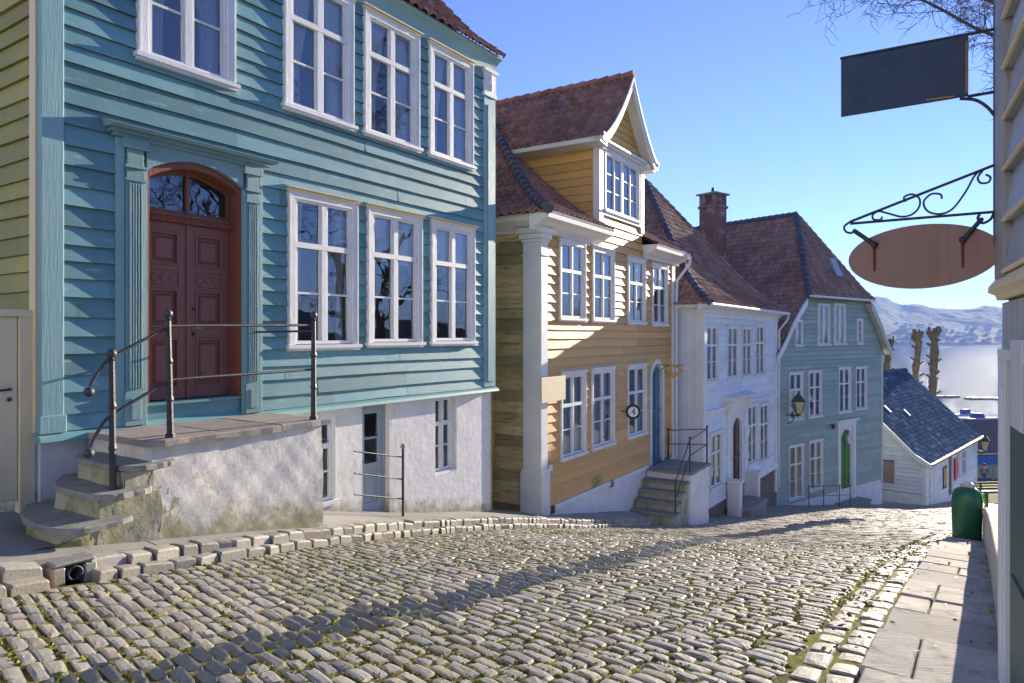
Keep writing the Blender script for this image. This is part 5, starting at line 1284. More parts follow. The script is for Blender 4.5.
m = MB(); m.new(); m.box(-.42,.42,-.03,0,-8.95,-7.65); ys.put(m, 'frame', M['iron'], bevel=.004); m = MB(); m.new(); m.box(-.34,.34,-.045,-.029,-8.8,-8.2); m.box(-.34,.34,-.045,-.029,-8.15,-7.8); ys.put(m, 'poster', M['yellowsign'])
lantern(Sh.W(SW_-.05,-.02,0), (Sh.d.x*.8+Sh.d.y*.6,Sh.d.y*.8-Sh.d.x*.6), -6.72, 'dark lantern with yellow panes on the far corner of the small white cottage', 1.5, .75)

# ================================================================== grey house at the right edge (local x runs back towards the camera)
A_ = math.radians(28.0)
Rh = House((3.005,4.27), None, -2.2, 'timber_house', 'grey blue boarded house at the right edge carrying the two hanging signs', 'house', d=(-math.sin(A_),-math.cos(A_)))
RL_ = 7.0
def boards(m, z0, z1, x0, x1, h):
    z = z0
    while z < z1-.02:
        zt = min(z+h, z1); m.new(); o = .0
        m.hexa([(x0,-.055,z),(x1,-.055,z),(x1,.02,z),(x0,.02,z),(x0,-.012,zt+.01),(x1,-.012,zt+.01),(x1,.02,zt+.01),(x0,.02,zt+.01)]); z = zt
m = MB(); boards(m, .36, 4.6, .42, RL_, .285); Rh.put(m, 'wall', M['greywall'])
m = MB()
z = .36
while z < 4.5: m.new(); m.tube([(.42,-.058,z+.004),(RL_,-.058,z+.004)], .013, 6, False); z += .285
Rh.put(m, 'board_bead', M['cream'], label='yellowed lower edges of the boards')
m = MB(); m.new(); m.box(-.02,.20,-.05,.15,.34,4.8); m.box(.205,.235,-.035,.02,.34,4.8); m.new(); m.box(.24,.42,-.060,.02,.34,4.8); Rh.put(m, 'corner_board', M['greypost'], bevel=.008)
m = MB(); m.new(); m.prism([(.05,.36),(-.03,.36),(-.075,.305),(-.08,.27),(-.04,.25),(-.03,.22),(.05,.22)], -.07, RL_, 'x'); Rh.put(m, 'jetty_moulding', M['cream'])
m = MB(); m.new()
for i in range(24): m.new(); m.box(.0+i*.1,.097+i*.1,-.012,.05,-.08,.20)
Rh.put(m, 'frieze_board', M['greywall'])
m = MB(); m.new(); m.box(-.02,.24,-.032,.18,-2.6,-.08); m.box(.05,.19,-.040,-.031,-2.4,-.3); m.box(-.02,1.3,-.036,.12,-.14,-.081); m.box(1.2,1.34,-.03,.16,-2.6,-.14); Rh.put(m, 'door_frame', M['whiteboard'], bevel=.006)
m = MB(); m.new(); m.box(.24,1.2,-.005,.14,-2.6,-.14); m.box(.34,1.1,-.018,.0,-1.2,-.3); m.box(.34,1.1,-.018,.0,-2.3,-1.35); Rh.put(m, 'door', M['darkgreen'], bevel=.004)
m = MB(); m.new(); m.box(1.34,RL_,.08,.2,-2.6,-.08); m.quad((0,.2,-2.6),(0,6,-2.6),(0,6,4.8),(0,.1,4.8)); m.quad((0,.0,4.8),(RL_,0,4.8),(RL_,6,4.8),(0,6,4.8)); m.quad((RL_,0,-2.6),(RL_,6,-2.6),(RL_,6,4.8),(RL_,0,4.8)); m.quad((0,6,-2.6),(RL_,6,-2.6),(RL_,6,4.8),(0,6,4.8)); m.quad((0,.02,.2),(0,.21,.2),(0,.21,4.8),(0,.02,4.8)); Rh.put(m, 'side_wall', M['greywall'])
q = Rh.W(.80,.02,0); nb = House((q.x,q.y), None, -.5, 'blank_notice', 'small blank white notice board beside the dark green door at the right edge', 'notice', d=Rh.d)
m = MB(); m.new(); m.box(-.17,.17,-.035,.0,-.48,-.02); nb.put(m, 'board', M['whiteboard'], bevel=.004); m = MB(); m.new(); m.box(-.1,-.08,.0,.08,-.3,-.25); m.box(.08,.1,.0,.08,-.3,-.25); nb.put(m, 'fixing', M['iron'])
# hanging signs: local -y is out over the footway
def sb(name, label, zb):
    q = Rh.W(-.02,.05,0); return House((q.x,q.y), None, zb, name, label, 'sign', d=Rh.d)
o1 = sb('hanging_sign', 'blank rusty brown oval hanging sign below a scrolled iron bracket', .1)
m = MB(); n = 48; cy, cz, ra, rb = -.385, .510, .425, .205
pts = [(cy+ra*math.cos(6.2832*k/n)*(1+.02*math.sin(6.2832*k/n)), cz+rb*math.sin(6.2832*k/n)+.012*math.cos(6.2832*k/n)) for k in range(n)]
m.new(); m.prism(pts, -.014, .014, 'x'); pl = o1.put(m, 'oval_plate', M['rust'], bevel=.003)
m = MB()
for y in (-.655,-.165): m.new(); m.prism([(y-.011,.60),(y+.011,.60),(y+.008,.43),(y-.006,.42)], .0145, .016, 'x')
m.build('rust_streak', M['ruststreak'], pl)
for (y0, z0), (y1, z1) in (((-.775,.70),(-.655,.60)),((-.065,.725),(-.165,.60))):
    m = MB(); m.new(); m.tube([(.022,y0,z0),(.022,y1,z1)], .016, 6); m.tube([(-.022,y0,z0),(-.022,y1,z1)], .010, 6); m.ball((.022,y1,z1), .022, 8); m.tube([(.03,y0,z0),(-.03,y0,z0)], .008, 5); o1.put(m, 'hanger', M['iron'])
m = MB(); r = .0095
m.tube([(0,.02,1.06),(0,-.80,.765)], r, 6); m.tube([(0,.02,.765),(0,-.80,.752)], r, 6)
def spiral(c, r0, r1, a0, a1, n=16): return [(0,c[0]+(r0+(r1-r0)*i/n)*math.cos(a0+(a1-a0)*i/n),c[1]+(r0+(r1-r0)*i/n)*math.sin(a0+(a1-a0)*i/n)) for i in range(n+1)]
m.tube(bez([(0,-.80,.765),(0,-.835,.735),(0,-.825,.70),(0,-.79,.69),(0,-.772,.715)],5), .008, 6); m.tube(bez([(0,.0,.765),(0,-.02,.72),(0,-.06,.70),(0,-.085,.73),(0,-.075,.755)],5), .008, 6)
m.tube(bez([(0,-.045,1.0),(0,-.02,.98),(0,-.03,.95),(0,-.07,.95),(0,-.085,.985),(0,-.06,1.025),(0,-.10,1.0),(0,-.15,.90),(0,-.22,.80),(0,-.29,.775),(0,-.355,.80),(0,-.375,.86),(0,-.335,.905),(0,-.285,.90),(0,-.275,.87)],5), .007, 6)
m.tube(bez([(0,-.475,.87),(0,-.485,.90),(0,-.44,.915),(0,-.40,.885),(0,-.40,.83),(0,-.44,.785),(0,-.50,.775),(0,-.57,.80),(0,-.63,.82),(0,-.665,.80),(0,-.66,.77),(0,-.62,.765),(0,-.61,.785)],5), .007, 6)
o1.put(m, 'scroll_bracket', M['iron'])
o2 = sb('hanging_sign', 'faded black rectangular hanging sign with no lettering, above the oval one', 1.3)
m = MB(); m.new(); m.prism([(-.855,1.475),(-.135,1.50),(-.135,1.878),(-.855,1.855)], -.012, .012, 'x'); pl = o2.put(m, 'plate', M['signblack'], bevel=.002)
m = MB(); m.new(); m.box(.0125,.016,-.15,-.139,1.52,1.84); m.box(.0125,.016,-.36,-.21,1.502,1.512); m.build('worn_edge', M['goldedge'], pl)
m = MB(); m.tube([(0,-.86,1.868),(0,.03,1.89)], .010, 6); m.tube([(0,-.14,1.497),(0,.03,1.505)], .010, 6); m.tube(bez([(0,-.18,1.49),(0,-.10,1.47),(0,-.04,1.42),(0,.0,1.36)],6), .010, 6); m.new(); m.box(-.02,.02,-.004,.006,.55,2.4); o2.put(m, 'wall_bracket', M['iron'])
for i in range(9): pass
# low rendered wall running down from the grey house
def low_wall():
    m = MB(); n = 24; vs = []
    s0, s1 = 5.3, 18.6
    for i in range(n+1):
        s = s0+(s1-s0)*i/n; wf = -.10+.12*(i/n); b = float(Rz(s))
        top = b+.74
        sec = [(wf+.02,b-.6),(wf,top-.14),(wf+.035,top-.13),(wf+.03,top-.03),(wf-.12,top),(wf-.33,top-.03),(wf-.33,b-3.5)]
        for w, z in sec: x, y = XY(s,w); vs.append((x,y,z+.006*math.sin(i*1.9+w*9)))
    k = 7; fs = [(i*k+j,(i+1)*k+j,(i+1)*k+j+1,i*k+j+1) for i in range(n) for j in range(k-1)]+[list(range(k))[::-1],[n*k+j for j in range(k)]]
    m.add(vs, fs); tag(m.build('low_wall', M['lowwall'], bevel=.012), 'low pale rendered garden wall running down from the grey house at the right edge', 'wall')
low_wall()
# green bin
bz = float(Rz(17.18))+.03
bn = thing('litter_bin', 'domed dark green litter bin at the end of the low wall', 'bin', (9.36,14.4,bz), -.55)
m = MB(); m.new(); m.lathe([(.20,.0),(.245,.01),(.258,.05),(.272,.60),(.274,.80),(.262,.92),(.23,1.01),(.17,1.065),(.08,1.095),(.01,1.10)], (0,0,0), 28); m.build('body', M['bin'], bn)
m = MB(); m.new(); m.lathe([(.258,.03),(.262,.04),(.263,.08),(.262,.09)], (0,0,0), 28); m.build('rim_band', M['darkgreen'], bn)
m = MB(); m.new(); m.box(-.14,.14,.225,.29,.80,.93); m.build('slot', M['black'], bn)
m = MB(); m.new(); m.tube([(.27,-.10,1.0),(.31,-.11,.8),(.30,-.12,.45),(.29,-.12,.25)], .022, 6); m.build('strap', M['lime'], bn, label='bright lime strap hanging down its side')
m = MB(); m.new(); m.box(.30,.36,-.05,.05,-.3,1.05); m.build('mounting_post', M['iron'], bn)
m = MB(); m.ball((0,0,0), 1, 14); r0 = np.random.RandomState(3)
m.v = [(x*.17*(1+r0.normal(0,.16)), y*.14*(1+r0.normal(0,.16)), z*.065*(1+r0.normal(0,.25))) for x, y, z in m.v]; m.sm = [False]*len(m.sm)
o = m.build('crumpled_litter', M['paper'], None, (9.40,14.42,bz+1.12), .3); tag(o, 'heap of crumpled pinkish paper lying on top of the green bin', 'litter')
# ------------------------------------------------------------------ trees
def limb(m, p0, d0, L, r0, r1, depth, rg, wig=.18, droop=0., kids=4, seg=5, spread=.75):
    n = 6; pts = [Vector(p0)]; d = Vector(d0).normalized()
    for i in range(n):
        d = (d+Vector((rg.normal(0,wig),rg.normal(0,wig),rg.normal(0,wig)-droop))).normalized(); pts.append(pts[-1]+d*L/n)
    m.new(); m.tube(pts, [r0+(r1-r0)*i/n for i in range(n+1)], seg)
    if depth <= 0: return
    for k in range(kids):
        f = .25+.75*(k+rg.rand()*.8)/kids; i = min(n-1,int(f*n)); q = pts[i].lerp(pts[i+1], f*n-i) if i < n else pts[n]
        dd = (pts[i+1]-pts[i]).normalized(); a = Vector((rg.normal(),rg.normal(),rg.normal()*.8+.15)); a = (a-dd*a.dot(dd)).normalized()
        nd = dd*(1-spread*.45)+a*spread; rr = (r0+(r1-r0)*f)*.62
        limb(m, q, nd, L*rg.uniform(.5,.72), max(rr,.005), max(rr*.35,.0035), depth-1, rg, wig, droop, kids, max(3,seg-1), spread)
def bare_tree(base, h, tr, seed, label, th=.4, nb=7, depth=3, group=None, lean=(0,0)):
    rg = np.random.RandomState(seed); e = thing('bare_tree', label, 'tree', base, 0, group)
    m = MB(); m.new(); pts = [Vector((lean[0]*(i/8)**1.5+.15*math.sin(i*1.3+seed),lean[1]*(i/8)**1.5+.12*math.cos(i*1.7),h*.8*i/8)) for i in range(9)]
    m.tube(pts, [tr*(1.25 if i == 0 else 1-.085*i) for i in range(9)], 10); m.build('trunk', M['bark'], e)
    m = MB()
    for k in range(nb):
        f = th/.8+(1-th/.8)*(k+.5)/nb; i = min(7,int(f*8)); q = pts[i].lerp(pts[i+1],f*8-i); a = 2.4*k+rg.rand()
        limb(m, q, (math.cos(a),math.sin(a),rg.uniform(.35,.9)), h*rg.uniform(.26,.36)*(1.25-.5*f), tr*.42*(1.2-.6*f), tr*.12, depth, rg, kids=5)
    limb(m, pts[-1], (0,0,1), h*.25, tr*.3, tr*.06, depth, rg, kids=5)
    m.build('crown', M['bark'], e)
    return e
# tall bare tree down the slope on the right; its limbs reach in at the top right of the view
def tall_tree():
    b = Vector((10.2,12.6,-3.7)); e = thing('bare_tree', 'bare tree whose twigs reach in at the top right above the signs', 'tree', b)
    rg = np.random.RandomState(11)
    pts = [Vector((.10*math.sin(i*.9),.08*math.cos(i*1.1),.95*i)) for i in range(13)]
    m = MB(); m.new(); m.tube(pts, [.26,.20,.185,.18,.175,.17,.165,.155,.145,.13,.11,.085,.06], 12); m.build('trunk', M['bark'], e)
    m = MB()
    for z, end, r in ((8.2,(-4.0,-.3,9.75),.042),(8.9,(-3.4,.5,10.5),.045),(7.6,(-1.75,-.5,8.55),.022),(9.4,(-2.2,.3,11.5),.05),(10,(.5,.4,13),.06),(8.5,(2.6,.8,11.5),.06),(8.,(1.2,-2.6,11),.05),(9,(-.6,2.6,12),.05),(9.7,(-1.6,.8,13),.045)):
        p = Vector((.0,.0,z)); q = Vector(end); n = 8; path = []
        for i in range(n+1):
            f = i/n; path.append(p.lerp(q,f)+Vector((rg.normal(0,.05),rg.normal(0,.05),.28*math.sin(math.pi*f*.9)+rg.normal(0,.04))))
        m.new(); m.tube(path, [r*(1-.72*i/n) for i in range(n+1)], 6)
        for i in range(1,n+1):
            for _ in range(3):
                d = (path[i]-path[i-1]).normalized()+Vector((rg.normal(0,.7),rg.normal(0,.7),rg.normal(0,.5)-.1))
                limb(m, path[i].lerp(path[i-1],rg.rand()), d, rg.uniform(.45,1.1)*(1 if r > .03 else .6), r*.30*(1-.5*i/n), .0045, 2, rg, wig=.22, droop=.03, kids=4, seg=4, spread=.8)
    m.build('crown', M['bark'], e)
tall_tree()
bare_tree((16.5,9.2,-3.4), 12, .34, 21, 'tallest bare tree reflected in the windows of the teal house', .25, 9, 3)
bare_tree((19.5,15.5,-5.), 12, .32, 22, 'second bare tree reflected in the teal house windows, farther down the slope', .25, 8, 3)
bare_tree((14.5,4.5,-2.4), 10, .26, 23, 'smaller bare tree reflected in the fanlight and lower windows of the teal house', .22, 8, 3)
bare_tree((-7.5,33.,-3.), 13.5, .25, 31, 'bare tree behind the ochre house, only its twigs showing', .5, 7, 3)
# neighbour seen in the window reflections
nh = House((31.,27.), None, -6.6, 'timber_house', 'white wooden house opposite the teal house, seen only in window reflections', 'house', d=(-.30,-.95))
m = MB(); m.quad((0,0,-8),(9,0,-8),(9,0,-4.2),(0,0,-4.2)); clap(m, FR, 0, 9, -4.2, 1.6, .22, (), out=.03); m.quad((0,0,-5),(0,7,-5),(0,7,1.2),(0,3.5,4.2),(0,0,1.6)); m.quad((9,0,-5),(9,7,-5),(9,7,1.2),(9,3.5,4.2),(9,0,1.2)); m.quad((0,7,-5),(9,7,-5),(9,7,1.2),(0,7,1.2)); m.xf(lambda x,y,z: (x*1.6,y,z-3.6)); nh.put(m, 'wall', M['white'])
m = MB(); underlay(m, (-.3,-.4),(9.3,-.4),(-.3,3.5),(9.3,3.5),[(0,1.1),(3.9,4.4)]); underlay(m, (9.3,7.4),(-.3,7.4),(9.3,3.5),(-.3,3.5),[(0,1.1),(3.9,4.4)]); m.xf(lambda x,y,z: (x*1.6,y,z-3.6)); nh.put(m, 'roof', M['tile'])
# unseen house added behind the viewpoint so its sunlit front fills the shaded walls
ux, uy = XY(-13., 15.5)
up = House((ux,uy), None, .4, 'timber_house', 'broad white wooden house added unseen behind the viewpoint to bounce light down the street', 'house', d=(.829,-.5592) if False else (.8290,-.5592))
m = MB()
FB = lambda t,o,z: (t,o,z)
clap(m, FB, 0, 14.5, -1.2, 9.2, .2, (), out=.03); m.quad((0,-8,-1.2),(0,0,-1.2),(0,0,9.2),(0,-8,9.2)); m.quad((14.5,-8,-1.2),(14.5,0,-1.2),(14.5,0,9.2),(14.5,-8,9.2)); m.quad((0,-8,-1.2),(14.5,-8,-1.2),(14.5,-8,9.2),(0,-8,9.2)); up.put(m, 'wall', M['white'])
m = MB(); underlay(m, (-.4,.4),(14.9,.4),(-.4,-4),(14.9,-4),[(0,9.1),(4.4,13)]); underlay(m, (-.4,-8.4),(14.9,-8.4),(-.4,-4),(14.9,-4),[(0,9.1),(4.4,13)]); up.put(m, 'roof', M['tile'])
# pollarded trunks by the water
def pollard(px, Y, ytop, r, label, seed, zb=-13.):
    rg = np.random.RandomState(seed); x = (px-512)/700*Y; zt = (336-ytop)/700*Y; h = zt-zb
    e = thing('pollarded_tree', label, 'tree', (x,Y,zb), 0, 'pollarded trees by the water')
    m = MB(); n = 26; m.new(); m.tube([(.12*math.sin(i*.5+seed),.1*math.cos(i*.6),h*.95*i/n) for i in range(n+1)], [r*(1+.16*math.sin(i*2.1+seed)+.1*rg.normal()) for i in range(n+1)], 10); m.build('trunk', M['pollard'], e)
    m = MB()
    for k in range(26):
        z = h*(.35+.62*k/26); a = k*2.4+rg.rand(); p = Vector((r*.8*math.cos(a),r*.8*math.sin(a),z)); d = Vector((math.cos(a),math.sin(a),.7)); m.new(); m.tube([p,p+d*r*.7,p+d*r*(1.0+.3*rg.rand())], [r*.30,r*.32,r*.2], 6)
    for k in range(16):
        a = k*2.4; rr = rg.uniform(.3,1); p = Vector((r*.5*math.cos(a),r*.5*math.sin(a),h*.91)); q = p+Vector((math.cos(a)*r*1.3*rr,math.sin(a)*r*1.3*rr,h*rg.uniform(.015,.075))); m.new(); m.tube([p,p.lerp(q,.6),q,q+Vector((0,0,.12))], [r*.35,r*.3,r*.36,r*.2], 6)
    m.build('crown', M['pollard'], e)
pollard(888, 57, 335, .25, 'pollarded knobbly trunk close to the sage green house, shortest of three', 1)
pollard(917, 58, 327, .26, 'pollarded knobbly trunk in the middle of three against the water', 2)
pollard(933.5, 59, 325, .31, 'thickest pollarded trunk of three, nearest the open water', 3)

# ------------------------------------------------------------------ waterfront
sd = House((40.2,64.0), None, -13.2, 'waterside_shed', 'low waterside shed with a dark flat pitched roof and bright blue fascia', 'shed', d=(1,.12))
m = MB(); m.new(); m.box(0,12,.9,6,-14,-11.4); sd.put(m, 'wall', M['beige']); m = MB(); m.new(); m.prism([(-.4,-10.9),(7,-8.6),(7,-8.75),(-.4,-11.05)], -.4, 12.4, 'x'); sd.put(m, 'roof', M['darkroof'])
m = MB(); m.new(); m.box(-.4,12.4,-.46,-.38,-11.75,-10.88); sd.put(m, 'fascia', M['bluefascia']); m = MB(); m.new(); m.box(-.45,12.45,-.5,-.36,-10.88,-10.78); sd.put(m, 'gutter', M['ruststreak'])
for x in (.2,4.,8.,11.8): m = MB(); m.new(); m.box(x-.08,x+.08,-.3,-.14,-14,-11.1); sd.put(m, 'column', M['beige'])
tb = House((30.3,44.6), None, -10.5, 'slatted_bench', 'yellow and green striped slatted bench beyond the low wall', 'bench', d=(1,.1))
for i in range(4):
    m = MB(); m.new(); m.box(-.2,2.6,-.05+i*.16,.08+i*.16,-10.04,-9.99); tb.put(m, 'slat', M['yellowsign'] if i % 2 else M['leaf'])
for i in range(3):
    m = MB(); m.new(); m.box(-.2,2.6,.60+i*.03,.64+i*.03,-9.93+i*.17,-9.79+i*.17); tb.put(m, 'back_slat', M['yellowsign'] if i % 2 else M['leaf'])
for x in (0,2.4): m = MB(); m.new(); m.box(x-.04,x+.04,-.02,.06,-10.8,-10.04); m.box(x-.04,x+.04,.55,.62,-10.8,-9.5); tb.put(m, 'leg', M['iron'])
def person():
    x, y, z = 39.1, 58., -12.35
    e = None
    def skin(name, J, E, root, mat, parent, loc=(0,0,0)):
        me = bpy.data.meshes.new(name); me.from_pydata([j[:3] for j in J], E, []); me.materials.append(mat)
        o = bpy.data.objects.new(name, me); COL.objects.link(o); o.location = loc
        if parent: o.parent = parent
        sk = o.modifiers.new('skin','SKIN'); sv = me.skin_vertices[0].data
        for i, j in enumerate(J): sv[i].radius = (j[3],j[3]); sv[i].use_root = (i == root)
        ss = o.modifiers.new('sub','SUBSURF'); ss.levels = ss.render_levels = 2; return o
    J = [(0,0,.95,.13),(0,0,1.2,.135),(0,0,1.42,.13),(0,0,1.5,.06),(0.02,0,1.58,.075),(.03,0,1.68,.10),(.02,0,1.76,.07),
         (.02,.19,1.42,.065),(-.10,.24,1.15,.05),(.06,.24,.95,.04),(.10,.24,.87,.035),(.02,-.19,1.42,.065),(.14,-.24,1.15,.05),(.30,-.24,1.0,.04),(.34,-.23,.93,.035),
         (.02,.10,.9,.10),(.20,.10,.5,.075),(.34,.09,.12,.05),(.40,.09,.05,.045),(.50,.09,.03,.03),(-.02,-.10,.9,.10),(-.10,-.10,.5,.075),(-.40,-.09,.18,.05),(-.42,-.09,.07,.045),(-.33,-.09,.03,.03)]
    E = [(0,1),(1,2),(2,3),(3,4),(4,5),(5,6),(2,7),(7,8),(8,9),(9,10),(2,11),(11,12),(12,13),(13,14),(0,15),(15,16),(16,17),(17,18),(18,19),(0,20),(20,21),(21,22),(22,23),(23,24)]
    b = skin('person', J, E, 0, M['skin'], None, (x,y,z)); b.rotation_euler = (0,0,.3)
    tag(b, 'person in brown jacket and blue jeans walking past the waterside shed', 'person')
    g = lambda j, k: (j[0],j[1],j[2],j[3]*k)
    skin('jacket', [g(J[i],1.16) for i in (0,1,2,7,8,9,11,12,13)], [(0,1),(1,2),(2,3),(3,4),(4,5),(2,6),(6,7),(7,8)], 0, M['jacket'], b)
    skin('trousers', [(0,0,.98,.15)]+[g(J[i],1.2) for i in (15,16,17,20,21,22)], [(0,1),(1,2),(2,3),(0,4),(4,5),(5,6)], 0, M['jeans'], b)
    m = MB(); m.lathe([(.11,-.06),(.118,.0),(.11,.05),(.07,.10),(.01,.115)], (.015,0,1.70), 12); m.build('hair', M['hair'], b)
    m = MB(); 
    for yy in (-.035,.035): m.ball((.118,yy,1.69), .012, 6)
    m.build('eyes', M['black'], b); m = MB(); m.ball((.132,0,1.655), .02, 6); m.build('nose', M['skin'], b)
person()
# flower pots and a lamp on the inner window sills of the teal house
def pot(t, z, label, kind, r=.075):
    q = T.W(t,-.16,z); e = thing('potted_plant', label, 'plant', (q.x,q.y,q.z)); m = MB(); m.new(); m.lathe([(r*.7,0),(r,.13),(r*1.1,.13),(r*1.1,.16),(r*.8,.16)], (0,0,0), 14); m.build('pot', kind, e)
    m = MB()
    for k in range(46):
        a = U(0,6.3); rr = U(0,.10); h = U(.16,.34); m.new(); c = Vector((rr*math.cos(a),rr*math.sin(a),h)); u = Vector((U(-1,1),U(-1,1),U(-.6,.6))).normalized()*.035; v = Vector((U(-1,1),U(-1,1),U(-1,1))).normalized()*.02; m.quad(c-u,c-v,c+u,c+v)
    m.build('leaves', M['leaf'], e)
pot(4.72, 3.22, 'pink pot plant inside the upper window of the teal house second from its far end', M['petal'])
pot(5.32, 3.22, 'white pot plant on the right half of that upper window of the teal house', M['white'], .085)
pot(6.72, 3.2, 'small pot plant behind the farthest upper window of the teal house', M['white'])
pot(3.2, 3.22, 'dark pot plant behind the upper window nearest the door of the teal house', M['clay'])
q = T.W(6.3,-.17,-.04); e = thing('table_lamp', 'orange table lamp inside the farthest ground floor window of the teal house', 'lamp', q)
m = MB(); m.new(); m.lathe([(.06,0),(.06,.02),(.015,.04),(.015,.14)], (0,0,0), 12); m.build('lamp_base', M['goldedge'], e); m = MB(); m.new(); m.lathe([(.09,.12),(.055,.27)], (0,0,0), 16); m.build('lamp_shade', M['orange'], e)

# ------------------------------------------------------------------ fjord, far shore, hills
SEA = -18.6
m = MB(); m.add([(-900,60,SEA),(4650,60,SEA),(4650,2650,SEA),(-900,2650,SEA)], [(0,1,2,3)]); tag(m.build('water', M['water']), kind='structure')
rgH = np.random.RandomState(2)
RID = [(-2000,60),(400,120),(560,150),(700,150),(800,150),(850,149),(868,146),(876,144),(886,139),(898,113),(905,110),(914,113),(922,111),(930,100),(942,96),(955,95),(965,95),(975,97),(981,104),(988,108),(1000,101),(1030,116),(1100,140),(1300,120),(2000,130),(4000,90)]
def nz1(x, seed, sc):
    return math.sin(x/sc+seed)+.5*math.sin(x/sc*2.3+seed*2.1)+.3*math.sin(x/sc*5.1+seed*3.7)
rgJ = np.random.RandomState(4)
def hill_z(x, y):
    px = 512+700*x/y
    top = float(np.interp(px,[p[0] for p in RID],[p[1] for p in RID]))
    f = (y-1480-30*nz1(x,1,160))/1000.
    if f <= 0: return SEA-6+max(f,-1)*8
    lowhill = 30*(.5+.5*math.sin(x/170.+2))*math.exp(-((f-.25)/.15)**2)
    k = min(f,1.); z = SEA+3+(top-SEA)*(k**1.35)*.98+lowhill*.4+2.2*nz1(x,3,45)*k*(1-k)*2+1.6*nz1(x+y,5,18)*k*.5+rgJ.normal(0,1.3)*min(1,f*4)
    if f > 1: z = SEA+3+(top-SEA)*.98-(f-1)*60
    return z
vs = []; fs = []; xs = np.concatenate([np.arange(-900,700,60),np.arange(700,1900,9),np.arange(1900,4600,60)]); yy = np.concatenate([np.arange(1420,1900,22),np.arange(1900,2700,40)])
for y in yy:
    for x in xs: vs.append((float(x),float(y),hill_z(float(x),float(y))))
n = len(xs)
for i in range(len(yy)-1):
    for j in range(n-1): fs.append((i*n+j,i*n+j+1,(i+1)*n+j+1,(i+1)*n+j))
m = MB(); m.add(vs, fs, True); tag(m.build('hills', M['hill']), kind='structure')
def far_house(w, d, h, r, mw, mr):
    a = MB(); a.new(); a.box(-w/2,w/2,-d/2,d/2,-3,h); a.prism([(-d/2,h),(d/2,h),(0,h+r)], -w/2, w/2, 'x') ; b = MB(); b.new(); b.prism([(-d/2-.5,h-.3),(0,h+r),(d/2+.5,h-.3),(d/2+.5,h),(0,h+r+.4),(-d/2-.5,h)], -w/2-.4, w/2+.4, 'x')
    return a.mesh('far_house'), b.mesh('roof'), mw, mr
M['farwhite'] = paint('far_white', (.7,.7,.68), (.6,.6,.6)); M['farred'] = paint('far_red', (.30,.08,.05), (.3,.1,.06)); M['farroof'] = paint('far_roof', (.16,.10,.08), (.12,.10,.10))
protos = [far_house(8,7,4.5,3,M['farwhite'],M['farroof']), far_house(10,7,5,3,M['farwhite'],M['slate']), far_house(7,6,4,2.5,M['farred'],M['farroof']), far_house(17,8,6,2,M['beige'],M['farroof']), far_house(8,7,6,3,M['farwhite'],M['farroof'])]
LB = ['white gabled house with a brown roof on the far shore of the fjord','long white gabled house with a slate roof on the far shore of the fjord','red gabled house on the far shore of the fjord','long beige block on the far shore of the fjord','tall white gabled house on the far shore of the fjord']
rgF = np.random.RandomState(8); cnt = 0
while cnt < 95:
    px = rgF.uniform(850,1010); Yd = 1500+rgF.rand()**1.7*430; x = (px-512)/700*Yd; z = hill_z(x,Yd)
    if z < SEA+1 : continue
    k = rgF.choice(5,p=[.34,.22,.16,.1,.18]); a, b, mw, mr = protos[k]
    h = link(a,'far_house',mw,None,(x,Yd,z),rgF.uniform(-.6,.6)); tag(h, LB[k], 'house', 'houses on the far shore'); link(b,'roof',mr,h); cnt += 1
def boat(px, Y, L, label, rz):
    x = (px-512)/700*Y; e = thing('moored_boat', label, 'boat', (x,Y,SEA), rz)
    m = MB(); m.new(); n = 10; vs = []
    for i in range(n+1):
        f = i/n; w = L*.17*math.sin(math.pi*min(1,.25+f*.75))**.7 if f < 1 else .02
        for sx, z in ((-1,1.0+.3*f),(-.7,-.2),(.7,-.2),(1,1.0+.3*f)): vs.append((L*(f-.5),sx*w,z))
    m.add(vs, [(i*4+j,(i+1)*4+j,(i+1)*4+(j+1)%4,i*4+(j+1)%4) for i in range(n) for j in range(4)]+[(0,1,2,3)], False); m.build('hull', M['boat'], e)
    m = MB(); m.new(); m.hexa([(-L*.2,-L*.1,1),(L*.15,-L*.1,1),(L*.15,L*.1,1),(-L*.2,L*.1,1),(-L*.2,-L*.09,2.1),(L*.08,-L*.09,2.1),(L*.08,L*.09,2.1),(-L*.2,L*.09,2.1)]); m.build('cabin', M['jeans'], e)
boat(966, 158, 6.5, 'small moored boat with a dark cabin nearest the slate roof', .5); boat(979, 150, 7.5, 'moored motor boat left of the grey house corner', -.3); boat(973, 140, 5.5, 'nearest small boat moored below the other two', .1)
def pontoon(px, Y, L, label, rz):
    e = thing('pontoon', label, 'pontoon', ((px-512)/700*Y,Y,SEA), rz); m = MB(); m.new(); m.box(-L/2,L/2,-1.2,1.2,-.4,.55); m.build('deck', M['pontoon'], e); m = MB()
    for k in range(int(L/3)): m.new(); m.box(-L/2+k*3+.4,-L/2+k*3+.7,-1.3,-1.2,-.5,.8)
    m.build('fender', M['black'], e)
pontoon(944, 212, 8.5, 'dark floating pontoon nearest the thickest pollarded trunk', .15); pontoon(986, 205, 11, 'dark floating pontoon beside the grey house corner', -.1)

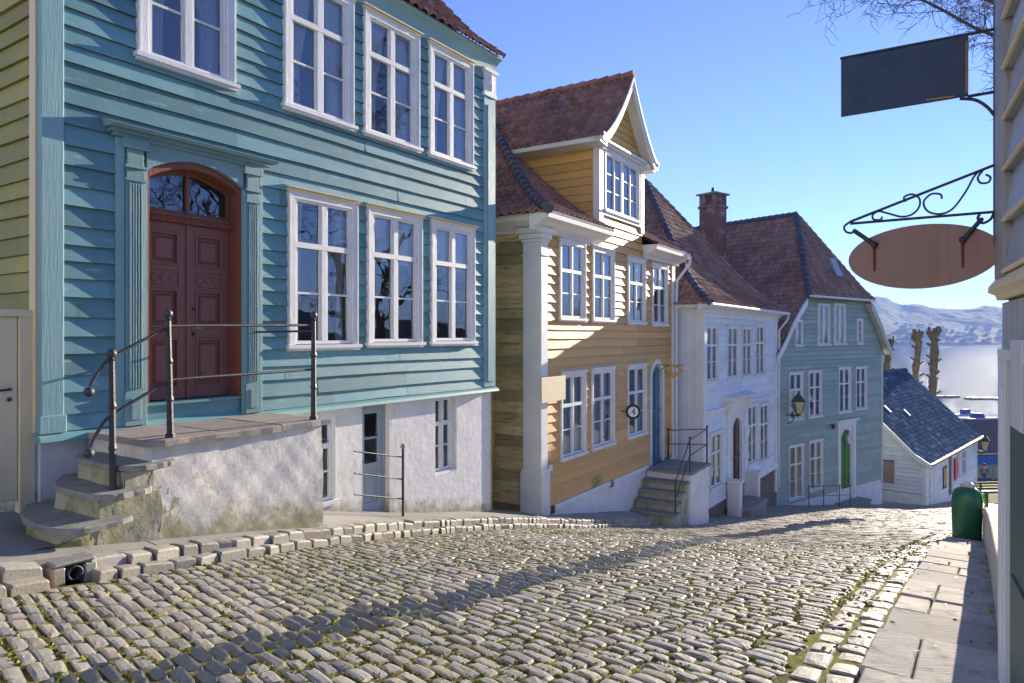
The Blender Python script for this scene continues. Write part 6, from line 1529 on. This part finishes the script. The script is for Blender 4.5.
# ------------------------------------------------------------------ air
HZ = bpy.data.materials.new('air_haze'); HZ.use_nodes = True; HZ.node_tree.nodes.clear()
hv = HZ.node_tree.nodes.new('ShaderNodeVolumePrincipled'); ho = HZ.node_tree.nodes.new('ShaderNodeOutputMaterial')
hv.inputs['Color'].default_value = (.38,.58,1.0,1); hv.inputs['Density'].default_value = .00030; hv.inputs['Anisotropy'].default_value = .0
HZ.node_tree.links.new(hv.outputs[0], ho.inputs['Volume'])
m = MB(); m.box(-1000,4750,-70,2760,-60,172); tag(m.build('haze', HZ), kind='stuff')

# ------------------------------------------------------------------ light, sky, camera
w = bpy.data.worlds.new('World'); SC.world = w; w.use_nodes = True; nt = w.node_tree
bg = nt.nodes['Background']; sky = nt.nodes.new('ShaderNodeTexSky'); sky.sky_type = 'NISHITA'; sky.sun_disc = False
sky.sun_elevation = SUN_EL; sky.sun_rotation = SUN_A; sky.air_density = .75; sky.dust_density = .0; sky.ozone_density = 4.0; sky.altitude = 1200
tn = nt.nodes.new('ShaderNodeMix'); tn.data_type = 'RGBA'; tn.blend_type = 'MULTIPLY'; tn.inputs[0].default_value = 1; tn.inputs[7].default_value = (1.05,.825,.96,1)
nt.links.new(sky.outputs[0], tn.inputs[6]); nt.links.new(tn.outputs[2], bg.inputs['Color']); bg.inputs['Strength'].default_value = .12
L = bpy.data.lights.new('sun','SUN'); L.energy = 5.0; L.angle = math.radians(.35); L.color = (1.,.86,.68)
so_ = bpy.data.objects.new('sun', L); COL.objects.link(so_)
dv = Vector((math.sin(SUN_A)*math.cos(SUN_EL), math.cos(SUN_A)*math.cos(SUN_EL), math.sin(SUN_EL))); so_.rotation_euler = dv.to_track_quat('Z','Y').to_euler(); so_.location = (20,20,40)
cd = bpy.data.cameras.new('camera'); cam = bpy.data.objects.new('camera', cd); COL.objects.link(cam); SC.camera = cam
cam.location = (0,0,0); cam.rotation_euler = (math.pi/2,0,0); cd.sensor_width = 36; cd.lens = 700/1024*36; cd.shift_y = -5.5/1024; cd.clip_start = .05; cd.clip_end = 9000
SC.view_settings.view_transform = 'Standard'; SC.view_settings.look = 'None'; SC.view_settings.gamma = 1; SC.view_settings.exposure = EXPO
SC.render.engine = 'CYCLES'; SC.cycles.max_bounces = 8; SC.cycles.volume_bounces = 0; SC.cycles.transparent_max_bounces = 12; SC.cycles.glossy_bounces = 4; SC.cycles.sample_clamp_indirect = 8; SC.cycles.sample_clamp_direct = 0
try: SC.cycles.use_denoising = True; SC.cycles.denoiser = 'OPENIMAGEDENOISE'
except Exception: pass
